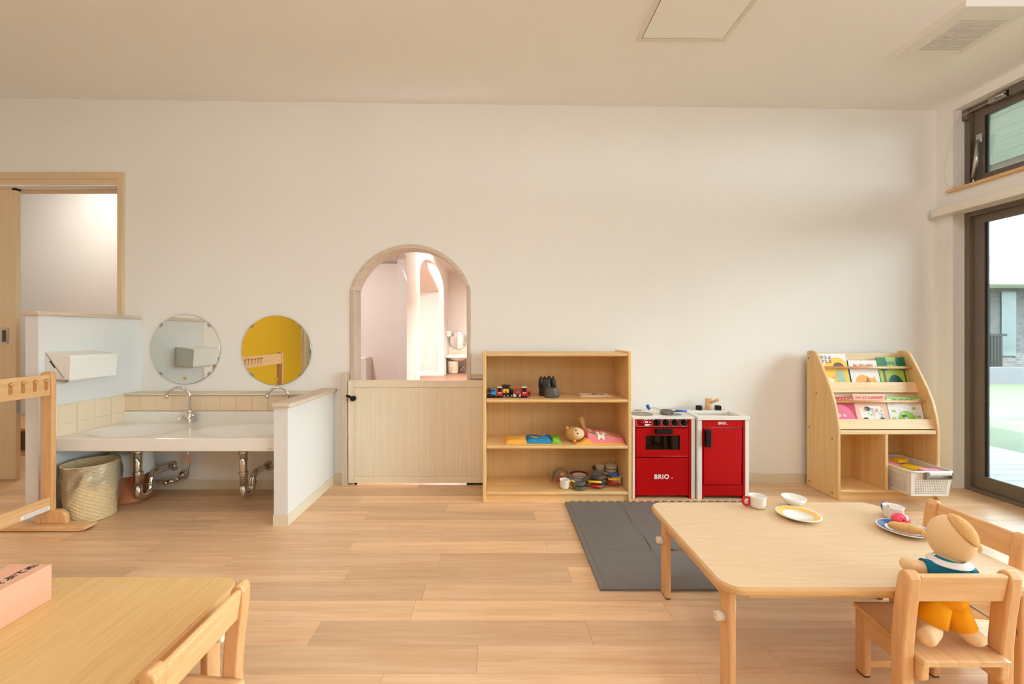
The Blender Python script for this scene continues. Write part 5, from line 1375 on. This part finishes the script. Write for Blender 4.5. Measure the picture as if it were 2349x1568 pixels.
lettering('コッコさんのおみせ', 0.020, cred, c, P3(0.098, 0.166), 0.0006)
# 6 white with dots
t, c, w, h = book('white dotted picture book with a green patch on the lower rack', 2.427, 2.636, LY0, LZ0, 0.170, cwarm)
art(t, c, 'print', [(0, h - 0.012), (w, h - 0.012), (w, h), (0, h)], cgr)
for k in range(40):
    x_, z_ = rr.uniform(0.008, w - 0.008), rr.uniform(0.004, h - 0.02)
    art(t, c, 'print', circ(x_, z_, 0.0024, 0.0024, 7), cbr if k % 3 else cred)
for (x_, z_) in ((0.03, 0.085), (0.16, 0.10), (0.025, 0.04), (0.18, 0.05)):
    art(t, c, 'print', circ(x_, z_, 0.013, 0.008, 10), clg)
art(t, c, 'print', circ(0.104, 0.020, 0.058, 0.066, 28, -20, 200), cgr, 2)
art(t, c, 'print', circ(0.090, 0.055, 0.016, 0.010, 12), M['tblack'], 3); art(t, c, 'print', [(0.092, 0.05), (0.10, 0.05), (0.122, 0.014), (0.098, 0.012)], cwarm, 4); art(t, c, 'print', circ(0.088, 0.068, 0.008, 0.007, 10), cpeach, 4); art(t, c, 'print', [(0.078, 0.042), (0.118, 0.042), (0.118, 0.034), (0.078, 0.034)], corg, 3); art(t, c, 'print', circ(0.06, 0.02, 0.008, 0.008, 10), cpk, 3)
lettering('わたしのワンピース', 0.0145, M['tblack'], c, P3(0.10, 0.1515), 0.0003)

# ---- white perforated basket with foam blocks
QX0, QX1, QY0, QY1, QZ0, QZ1 = 2.385, 2.625, 2.385, 2.71, 0.0605, 0.205
t = Thing('plastic_basket', 'white perforated plastic basket pulled out of the book rack', 'basket', (2.505, 2.55, QZ0))
def lattice(p00, p10, p11, p01, nc, nr, hf=0.5, margin=0.08):
    b = MB()
    us = [0.0]; kinds = []
    for k in range(nc):
        a = margin + (1 - 2 * margin) * (k + 0.5 - hf / 2) / nc; c_ = margin + (1 - 2 * margin) * (k + 0.5 + hf / 2) / nc
        us += [a, c_]
    us.append(1.0)
    vs_ = [0.0]
    mt = 0.22; mb_ = 0.08
    for k in range(nr):
        a = mb_ + (1 - mt - mb_) * (k + 0.5 - hf / 2) / nr; c_ = mb_ + (1 - mt - mb_) * (k + 0.5 + hf / 2) / nr
        vs_ += [a, c_]
    vs_.append(1.0)
    P = [Vector(p) for p in (p00, p10, p11, p01)]
    def at(u, v): return (P[0].lerp(P[1], u)).lerp(P[3].lerp(P[2], u), v)
    nu, nv = len(us), len(vs_)
    pts = [at(u, v) for v in vs_ for u in us]
    fs = []
    for j in range(nv - 1):
        for i in range(nu - 1):
            if i % 2 == 1 and j % 2 == 1: continue
            fs.append((j * nu + i, j * nu + i + 1, (j + 1) * nu + i + 1, (j + 1) * nu + i))
    b._add(pts, fs); return b
tp = 0.012
B0 = [(QX0 + tp, QY0 + tp, QZ0 + 0.001), (QX1 - tp, QY0 + tp, QZ0 + 0.001), (QX1 - tp, QY1 - tp, QZ0 + 0.001), (QX0 + tp, QY1 - tp, QZ0 + 0.001)]
T0 = [(QX0, QY0, QZ1), (QX1, QY0, QZ1), (QX1, QY1, QZ1), (QX0, QY1, QZ1)]
for (i, j, nc) in ((0, 1, 19), (1, 2, 26), (2, 3, 19), (3, 0, 26)):
    t.part('perforated_wall', lattice(B0[i], B0[j], T0[j], T0[i], nc, 10), M['white'], solid=0.002)
b = MB(); b._add(B0, [(0, 1, 2, 3)]); t.part('base', b, M['white'], solid=0.002)
b = MB(); b.tube([(x_, y_, QZ1) for (x_, y_) in rrect(QX0 - 0.004, QX1 + 0.004, QY0 - 0.004, QY1, 0.025, 5)], 0.0058, 10, closed=True); t.part('rim', b, M['white'])
hx0, hx1 = 2.47, 2.60
b = MB(); b.box(hx0, hx1, QY0 - 0.022, QY0 - 0.004, QZ1 - 0.016, QZ1 + 0.004); hh = t.part('handle_grip', b, M['white'], bevel=0.005)
taupe = mat('taupe_plastic', (140, 124, 108), 0.5)
b = MB(); b.box(hx0 - 0.014, hx0, QY0 - 0.020, QY0 + 0.002, QZ1 - 0.040, QZ1 - 0.001); b.box(hx1, hx1 + 0.010, QY0 - 0.020, QY0 + 0.002, QZ1 - 0.040, QZ1 - 0.001); b.box(hx0, hx1, QY0 - 0.020, QY0 - 0.004, QZ1 - 0.040, QZ1 - 0.033); t.part('handle_frame', b, taupe, hh, label='taupe handle frame')
cb = [mat('foam_pink', (236, 130, 140), 0.8), mat('foam_yellow', (246, 192, 30), 0.8), mat('foam_lime', (176, 186, 50), 0.8), mat('foam_light_pink', (242, 160, 190), 0.8), mat('foam_orange', (240, 150, 40), 0.8)]
def block(lab, c, size, m, rz=0, rx_=0, ry_=0):
    R = (Matrix.Rotation(rz, 3, 'Z') @ Matrix.Rotation(rx_, 3, 'X') @ Matrix.Rotation(ry_, 3, 'Y'))
    b = MB(); b.obox(c, size, R); return single('foam_block', b, m, lab, 'block', 'foam blocks in the white basket', bevel=0.002)
block('salmon pink foam block leaning at the back left of the basket', (2.432, 2.60, 0.196), (0.06, 0.13, 0.022), cb[0], 0.1, 0.12, 0.0)
block('small yellow foam block at the top of the basket heap', (2.525, 2.60, 0.206), (0.075, 0.05, 0.022), cb[1], 0.15)
block('long yellow foam block lying across the basket heap', (2.535, 2.505, 0.183), (0.085, 0.12, 0.024), cb[1], 0.35)
block('lime green foam block in the middle of the basket', (2.472, 2.515, 0.176), (0.05, 0.09, 0.022), cb[2], 0.5, 0.05)
block('light pink foam block at the front of the basket', (2.556, 2.436, 0.190), (0.11, 0.055, 0.022), cb[3], -0.08)
block('narrow pink foam block along the left rim of the basket', (2.432, 2.46, 0.185), (0.018, 0.11, 0.02), cb[3], 0.1)
block('orange foam block under the light pink front block', (2.52, 2.446, 0.163), (0.14, 0.06, 0.026), cb[4], 0.05)
block('yellow foam block at the bottom front of the basket', (2.545, 2.45, 0.112), (0.12, 0.09, 0.07), cb[1])
block('crimson pink foam block at the bottom left of the basket', (2.443, 2.465, 0.110), (0.06, 0.11, 0.08), mat('foam_rose', (224, 90, 120), 0.8))
block('orange foam block at the bottom back of the basket', (2.50, 2.60, 0.112), (0.17, 0.14, 0.09), cb[4])

# ================================================================== grey puzzle mat
t = Thing('puzzle_mat', 'dark grey interlocking foam floor mat in front of the toy kitchen', 'mat', (0.98, 2.0, 0))
MX0, MY0, TS, NC, NRW = 0.425, 1.623, 0.273, 4, 3
TH = 0.010
def tooth_edge(p, q, sign, nteeth=6, depth=0.013):
    """points from p to q (q excluded) with dovetail teeth towards sign * left normal"""
    p = Vector(p); q = Vector(q); d = (q - p); L = d.length; d.normalize(); nrm = Vector((-d.y, d.x)) * sign
    if sign == 0: return [tuple(p)]
    pts = [p]
    pitch = L / nteeth
    for k in range(nteeth):
        a = p + d * (pitch * k)
        c0, c1 = 0.28 * pitch, 0.72 * pitch
        pts += [a + d * (c0 + 0.03 * pitch), a + d * (c0 - 0.06 * pitch) + nrm * depth, a + d * (c1 + 0.06 * pitch) + nrm * depth, a + d * (c1 - 0.03 * pitch)]
    return [tuple(v) for v in pts]
for i in range(NC):
    for j in range(NRW):
        x0, y0 = MX0 + TS * i, MY0 + TS * j; x1, y1 = x0 + TS, y0 + TS
        e = 0.0005
        x0 += e; y0 += e; x1 -= e; y1 -= e
        s_l = -1 if i == 0 else (1 if True else 0)
        # teeth out on the right and far edges, matching notches on the left and near edges
        poly = tooth_edge((x0, y0), (x1, y0), 1 if j > 0 else 0) + tooth_edge((x1, y0), (x1, y1), -1 if i < NC - 1 else 0) + tooth_edge((x1, y1), (x0, y1), -1) + tooth_edge((x0, y1), (x0, y0), 1 if i > 0 else 0)
        # left-edge notches must mirror the neighbour's teeth: both run over the same pitch
        b = MB(); b.prism(poly, 'z', 0.0, TH); t.part('tile', b, M['mat'])
b = MB(); b.prism(rrect(MX0 - 0.024, MX0 - 0.0006, MY0 - 0.014, MY0 + TS * NRW, 0.004, 2), 'z', 0, TH); t.part('border_strip', b, M['mat'])
b = MB(); b.box(MX0, MX0 + TS * NC, MY0 - 0.014, MY0 - 0.0002, 0, TH); t.part('border_strip', b, M['mat'])
b = MB(); b.box(MX0 + TS * NC + 0.0006, MX0 + TS * NC + 0.02, MY0 - 0.014, MY0 + TS * NRW, 0, TH); t.part('border_strip', b, M['mat'])

# ================================================================== low tables
HT = 0.33
def low_table(lab, x0, x1, y0, y1, topmat, grain, rc=0.055):
    t = Thing('low_table', lab, 'table', ((x0 + x1) / 2, (y0 + y1) / 2, 0), group='low folding nursery tables')
    b = MB(); b.prism(rrect(x0, x1, y0, y1, rc, 10), 'z', HT - 0.022, HT - 0.0012); top = t.part('edge_band', b, M['edge'], bevel=0.007, seg=3)
    b = MB(); b.prism(rrect(x0 + 0.006, x1 - 0.006, y0 + 0.006, y1 - 0.006, rc - 0.006, 10), 'z', HT - 0.002, HT); t.part('tabletop', b, topmat)
    xa, xb, ya, yb = x0 + 0.035, x1 - 0.035, y0 + 0.045, y1 - 0.045
    for (xs, xe) in ((xa, xa + 0.018), (xb - 0.018, xb)):
        b = MB(); b.box(xs, xe, ya + 0.05, yb - 0.05, HT - 0.068, HT - 0.022); t.part('apron', b, M['beech_y'], bevel=0.002)
    for ys in (ya + 0.01, yb - 0.028):
        b = MB(); b.box(xa + 0.06, xb - 0.06, ys, ys + 0.018, HT - 0.060, HT - 0.022); t.part('apron', b, M['beech_x'], bevel=0.002)
    for sx, xs in ((-1, xa), (1, xb - 0.020)):
        for (ys, yi) in ((ya, 1), (yb - 0.05, -1)):
            b = MB(); b.box(xs, xs + 0.020, ys, ys + 0.05, 0.003, HT - 0.022); lg = t.part('leg', b, M['beech'], bevel=0.004)
            b = MB(); b.box(xs + 0.002, xs + 0.018, ys + 0.002, ys + 0.048, 0.0, 0.003); t.part('glide', b, M['tblack'], lg)
            xo = xs if sx < 0 else xs + 0.020
            yc = ys + 0.025
            b = MB(); b.lathe([(0.005, 0.0), (0.005, 0.010), (0.0125, 0.010), (0.0125, 0.0), (0.014, -0.014), (0, -0.014)], (0, 0, 0), 24)
            R = Matrix.Rotation(-PI / 2 if sx < 0 else PI / 2, 3, 'Y')
            b.v = [tuple(R @ Vector(v) + Vector((xo + sx * 0.014, yc, 0.212))) for v in b.v]
            t.part('knob', b, M['cupcream'], lg, label='cream plastic knob')
            xi = xs + 0.020 if sx < 0 else xs
            yin = ys + 0.05 if yi > 0 else ys
            b = MB(); b.cyl((xi, yc, 0.175), (xi - sx * 0.004, yc, 0.175), 0.016, n=16); b.tube([(xi - sx * 0.006, yc, 0.175), (xi - sx * 0.02, yc + yi * 0.02, 0.185), (xi - sx * 0.05, yc + yi * 0.07, 0.205), (xi - sx * 0.052, yc + yi * 0.15, 0.285), (xi - sx * 0.052, yc + yi * 0.16, HT - 0.022)], 0.004, 8); t.part('folding_stay', b, M['steel'], lg)
    return t
low_table('low pale wooden table laid with toy plates, in front of the toy kitchen', 0.600, 1.490, 1.088, 1.652, M['laminate_x'], 'x')
low_table('low yellowish wooden table with the pink box in the near left corner', -1.265, -0.700, 0.28, 1.147, M['laminate_y'], 'y')

# ---- things on the right table
cup('toy_cup', 'white toy cup with a red ring handle on the right table', 1.005, 1.598, HT, 0.0305, 0.046, M['cupwhite'], M['redp'], PI * 0.98)
t = Thing('toy_bowl', 'white toy rice bowl with a dark blue foot on the right table', 'bowl', (1.152, 1.608, HT))
b = MB(); b.lathe([(0.0, 0.006), (0.016, 0.006), (0.030, 0.014), (0.039, 0.027), (0.0415, 0.037), (0.0395, 0.037), (0.036, 0.027), (0.026, 0.016), (0, 0.010)], (1.152, 1.608, HT), 40); t.part('bowl', b, M['cupwhite'])
b = MB(); b.lathe([(0.015, 0.0), (0.0165, 0.0), (0.0175, 0.007), (0.0, 0.007)], (1.152, 1.608, HT), 28); t.part('foot', b, M['navy'])
plate('toy_plate', 'white toy plate with a broad yellow rim on the right table', 1.098, 1.510, HT, 0.0705, M['cupwhite'], M['orangep'], 0.015)
cup('toy_cup', 'white toy cup with a blue handle beside the blue-rimmed plate', 1.437, 1.502, HT, 0.0305, 0.046, M['cupwhite'], M['navy'], PI * 0.44)
plate('toy_plate', 'white toy plate with a blue rim carrying toy bread', 1.372, 1.398, HT, 0.0705, M['cupwhite'], M['navy'], 0.015)
b = MB()
def bread(u, v):
    a = 2 * PI * u; s_ = v * 2 - 1
    r = 0.019 * math.sqrt(max(0.0, 1 - abs(s_) ** 3)) * (1 + 0.06 * math.sin(14 * v))
    L = 0.043 * s_
    return (1.362 + L * 0.86 - 0.5 * r * math.cos(a) * 0.9 * 0.5, 1.378 - L * 0.52 + r * math.cos(a) * 0.85, HT + 0.024 + r * math.sin(a) * 0.85)
b.grid(bread, 24, 24)
single('toy_bread_roll', b, mat('bread_crust', (240, 182, 104), 0.4, noise=0.25, nscale=40), 'golden toy bread roll on the blue-rimmed plate', 'toy bread')
t = Thing('toy_fruit', 'shiny pink toy fruit behind the bread roll on the plate', 'toy fruit', (1.388, 1.425, HT + 0.006))
b = MB(); b.sphere((1.388, 1.425, HT + 0.030), (0.026, 0.024, 0.022), 26, 16); t.part('flesh', b, mat('pink_gloss', (240, 76, 104), 0.2))
b = MB(); b.sphere((1.380, 1.4035, HT + 0.038), (0.004, 0.003, 0.003), 10, 8); t.part('pip', b, M['maroon'])

# ================================================================== chairs
def chair(lab, loc, rz):
    t = Thing('child_chair', lab, 'chair', loc, (0, 0, rz), 'small beech nursery chairs', local=True)
    prof = [(0.016, 0.0), (0.050, 0.0), (0.052, 0.10), (0.052, 0.20), (0.046, 0.28), (0.036, 0.36), (0.031, 0.385), (0.024, 0.396), (0.014, 0.400), (0.004, 0.395), (-0.001, 0.383), (0.001, 0.35), (0.010, 0.27), (0.016, 0.20), (0.017, 0.10)]
    for s_ in (-1, 1):
        a0, a1 = sorted((s_ * 0.1115, s_ * 0.1435))
        b = MB(); b.prism(prof, 'x', a0, a1); t.part('rear_leg', b, M['beech'], bevel=0.006, seg=3)
        a0, a1 = sorted((s_ * 0.0905, s_ * 0.111))
        b = MB(); b.prism([(0.002, 0.128), (0.012, 0.118), (0.166, 0.130), (0.166, 0.184), (0.0, 0.165)], 'x', a0, a1); rl = t.part('side_rail', b, M['beech_y'], bevel=0.004)
        b = MB(); b.cyl((s_ * 0.0905, 0.03, 0.145), (s_ * 0.0899, 0.03, 0.145), 0.004, n=12); t.part('peg', b, mat('peg_brown', (140, 104, 66), 0.5) if 'peg_brown' not in bpy.data.materials else bpy.data.materials['peg_brown'], rl)
        b = MB(); b.box(a0, a1, 0.163, 0.196, 0.003, 0.186); lg = t.part('front_leg', b, M['beech'], bevel=0.004)
        b = MB(); b.box(a0 + 0.002, a1 - 0.002, 0.165, 0.194, 0.0, 0.003); t.part('glide', b, M['tblack'], lg)
    b = MB(); b.prism([(0.012, 0.319), (0.030, 0.317), (0.018, 0.388), (0.012, 0.392), (0.002, 0.388)], 'x', -0.112, 0.112); t.part('backrest', b, M['beech_x'], bevel=0.004)
    b = MB()
    def seat(u, v):
        x_ = -0.1105 + 0.221 * u; y_ = -0.004 + 0.206 * v
        d = 0.006 * max(0, 1 - ((u - 0.5) / 0.4) ** 2) * max(0, 1 - ((v - 0.5) / 0.42) ** 2)
        return (x_, y_, 0.177 + 0.020 * v - d)
    b.grid(seat, 20, 20)
    ring = [(i / 20, 0) for i in range(20)] + [(1, j / 20) for j in range(20)] + [(1 - i / 20, 1) for i in range(20)] + [(0, 1 - j / 20) for j in range(20)]
    n = len(ring); tv = [seat(*q) for q in ring]
    b._add(tv + [(v[0], v[1], v[2] - 0.011) for v in tv], [(i, (i + 1) % n, n + (i + 1) % n, n + i) for i in range(n)] + [tuple(range(n, 2 * n))])
    t.part('seat', b, M['beech_y'])
    b = MB(); b.box(-0.0905, 0.0905, 0.172, 0.187, 0.022, 0.042); t.part('stretcher', b, M['beech_x'], bevel=0.003)
    return t
chair('small beech chair with the blue-shirted doll, at the near side of the right table', (1.1785, 1.04, 0), 0)
chair('small beech chair at the window end of the right table', (1.60, 1.375, 0), PI / 2)
chair('small beech chair pushed up to the near left table', (-0.606, 0.877, 0), PI / 2)

# ================================================================== soft doll kneeling on the chair
dx, dy, dz = 1.226, 1.118, 0.447
t = Thing('soft_doll', 'soft doll in teal shirt and yellow shorts kneeling on the chair', 'doll', (1.19, 1.11, 0.19))
skin = mat('doll_cloth', (236, 200, 152), 0.85, spec=0.2)
b = MB()
b.sphere((dx, dy, dz), (0.046, 0.050, 0.062), 28, 20)
b.tube([(dx - 0.008, dy - 0.004, dz - 0.04), (1.205, 1.105, 0.37)], [0.024, 0.028], 14)
b.tube([(1.204, 1.105, 0.378), (1.202, 1.103, 0.35), (1.195, 1.10, 0.31), (1.192, 1.10, 0.29)], [0.030, 0.036, 0.038, 0.034], 16)
b.tube([(1.180, 1.105, 0.365), (1.148, 1.118, 0.368), (1.122, 1.125, 0.372)], [0.018, 0.0185, 0.019], 14); b.sphere((1.119, 1.126, 0.373), 0.0195, 14, 10)
b.tube([(1.228, 1.100, 0.360), (1.256, 1.090, 0.356), (1.280, 1.085, 0.352)], [0.018, 0.018, 0.018], 14); b.sphere((1.283, 1.085, 0.351), 0.019, 14, 10)
b.tube([(1.172, 1.105, 0.29), (1.158, 1.105, 0.245), (1.140, 1.090, 0.219), (1.116, 1.075, 0.214)], [0.026, 0.024, 0.024, 0.021], 14); b.sphere((1.114, 1.074, 0.214), 0.0215, 14, 10)
b.tube([(1.212, 1.105, 0.29), (1.226, 1.098, 0.24), (1.238, 1.085, 0.211)], [0.026, 0.024, 0.0215], 14); b.sphere((1.244, 1.080, 0.208), (0.024, 0.022, 0.0205), 14, 10)
body = t.part('body', b, skin)
md = body.modifiers.new('remesh', 'REMESH'); md.mode = 'VOXEL'; md.voxel_size = 0.0035; md.use_smooth_shade = True
md = body.modifiers.new('smooth', 'SMOOTH'); md.iterations = 6; md.factor = 0.5
for s_ in (-1, 1):
    b = MB(); b.sphere((dx + s_ * 0.033, dy - s_ * 0.036, dz - 0.006), (0.0075, 0.006, 0.012), 14, 10, Matrix.Rotation(-0.8, 3, 'Z')); t.part('ear', b, skin)
b = MB()
def hair(u, v):
    a = 2 * PI * u; ph = 0.84 * v
    r = 1.045
    q = Matrix.Rotation(0.40, 3, 'Y') @ Matrix.Rotation(0.60, 3, 'X') @ Vector((math.sin(ph) * math.cos(a) * 0.95, math.sin(ph) * math.sin(a) * 1.0, math.cos(ph)))
    w_ = 1 + 0.006 * math.sin(60 * a) * math.sin(50 * v) * min(1, v * 4)
    return (dx + 0.046 * r * q.x * w_, dy + 0.050 * r * q.y * w_, dz + 0.062 * r * q.z * w_)
b.grid(hair, 72, 18); t.part('hair_patch', b, mat('sandy_plush', (216, 162, 96), 0.95, bump=1.0, nscale=500, noise=0.2), solid=0.004, label='sandy plush hair')
teal = mat('teal_jersey', (24, 112, 136), 0.9, spec=0.2)
b = MB(); b.tube([(1.210, 1.107, 0.396), (1.207, 1.106, 0.387), (1.205, 1.105, 0.375), (1.202, 1.103, 0.355), (1.199, 1.10, 0.343), (1.198, 1.10, 0.338)], [0.026, 0.035, 0.040, 0.042, 0.043, 0.042], 22)
b.tube([(1.190, 1.105, 0.368), (1.170, 1.110, 0.367), (1.150, 1.117, 0.367)], [0.024, 0.0245, 0.026], 16)
b.tube([(1.214, 1.103, 0.364), (1.240, 1.097, 0.360), (1.256, 1.091, 0.357)], [0.024, 0.0245, 0.026], 16)
sh = t.part('shirt', b, teal)
b = MB()
def col(u, v):
    a = 2 * PI * u
    r = 0.030 + 0.014 * v
    return (1.209 + r * math.cos(a), 1.107 + r * math.sin(a), 0.402 - 0.011 * v + 0.002 * math.cos(a))
b.grid(col, 36, 4); t.part('collar', b, M['paper'], sh, solid=0.002, label='white collar')
yel = mat('yellow_shorts_cloth', (246, 164, 20), 0.9, spec=0.2)
b = MB(); b.tube([(1.199, 1.10, 0.350), (1.197, 1.10, 0.33), (1.194, 1.10, 0.308), (1.193, 1.102, 0.29)], [0.041, 0.041, 0.041, 0.034], 20)
b.tube([(1.177, 1.105, 0.305), (1.168, 1.105, 0.27), (1.153, 1.102, 0.232)], [0.030, 0.031, 0.033], 16)
b.tube([(1.210, 1.105, 0.305), (1.218, 1.101, 0.265), (1.229, 1.095, 0.226)], [0.030, 0.030, 0.031], 16)
t.part('shorts', b, yel)

# ================================================================== pink box on the left table
t = Thing('pink_box', 'pale pink cardboard box with black hand lettering on the left table', 'box', (-1.176, 0.93, HT))
b = MB(); b.box(-1.228, -1.125, 0.78, 1.047, HT, HT + 0.0885); body = t.part('body', b, mat('pale_pink_card', (228, 172, 140), 0.75, noise=0.05, nscale=90), bevel=0.0015)
lettering('かいぐぶてぬ', 0.0225, M['tblack'], body, Matrix.Translation((-1.159 + 1.176, 0.975 - 0.93, 0.0889)) @ Matrix.Rotation(PI / 2, 4, 'Z'), 0.0005)
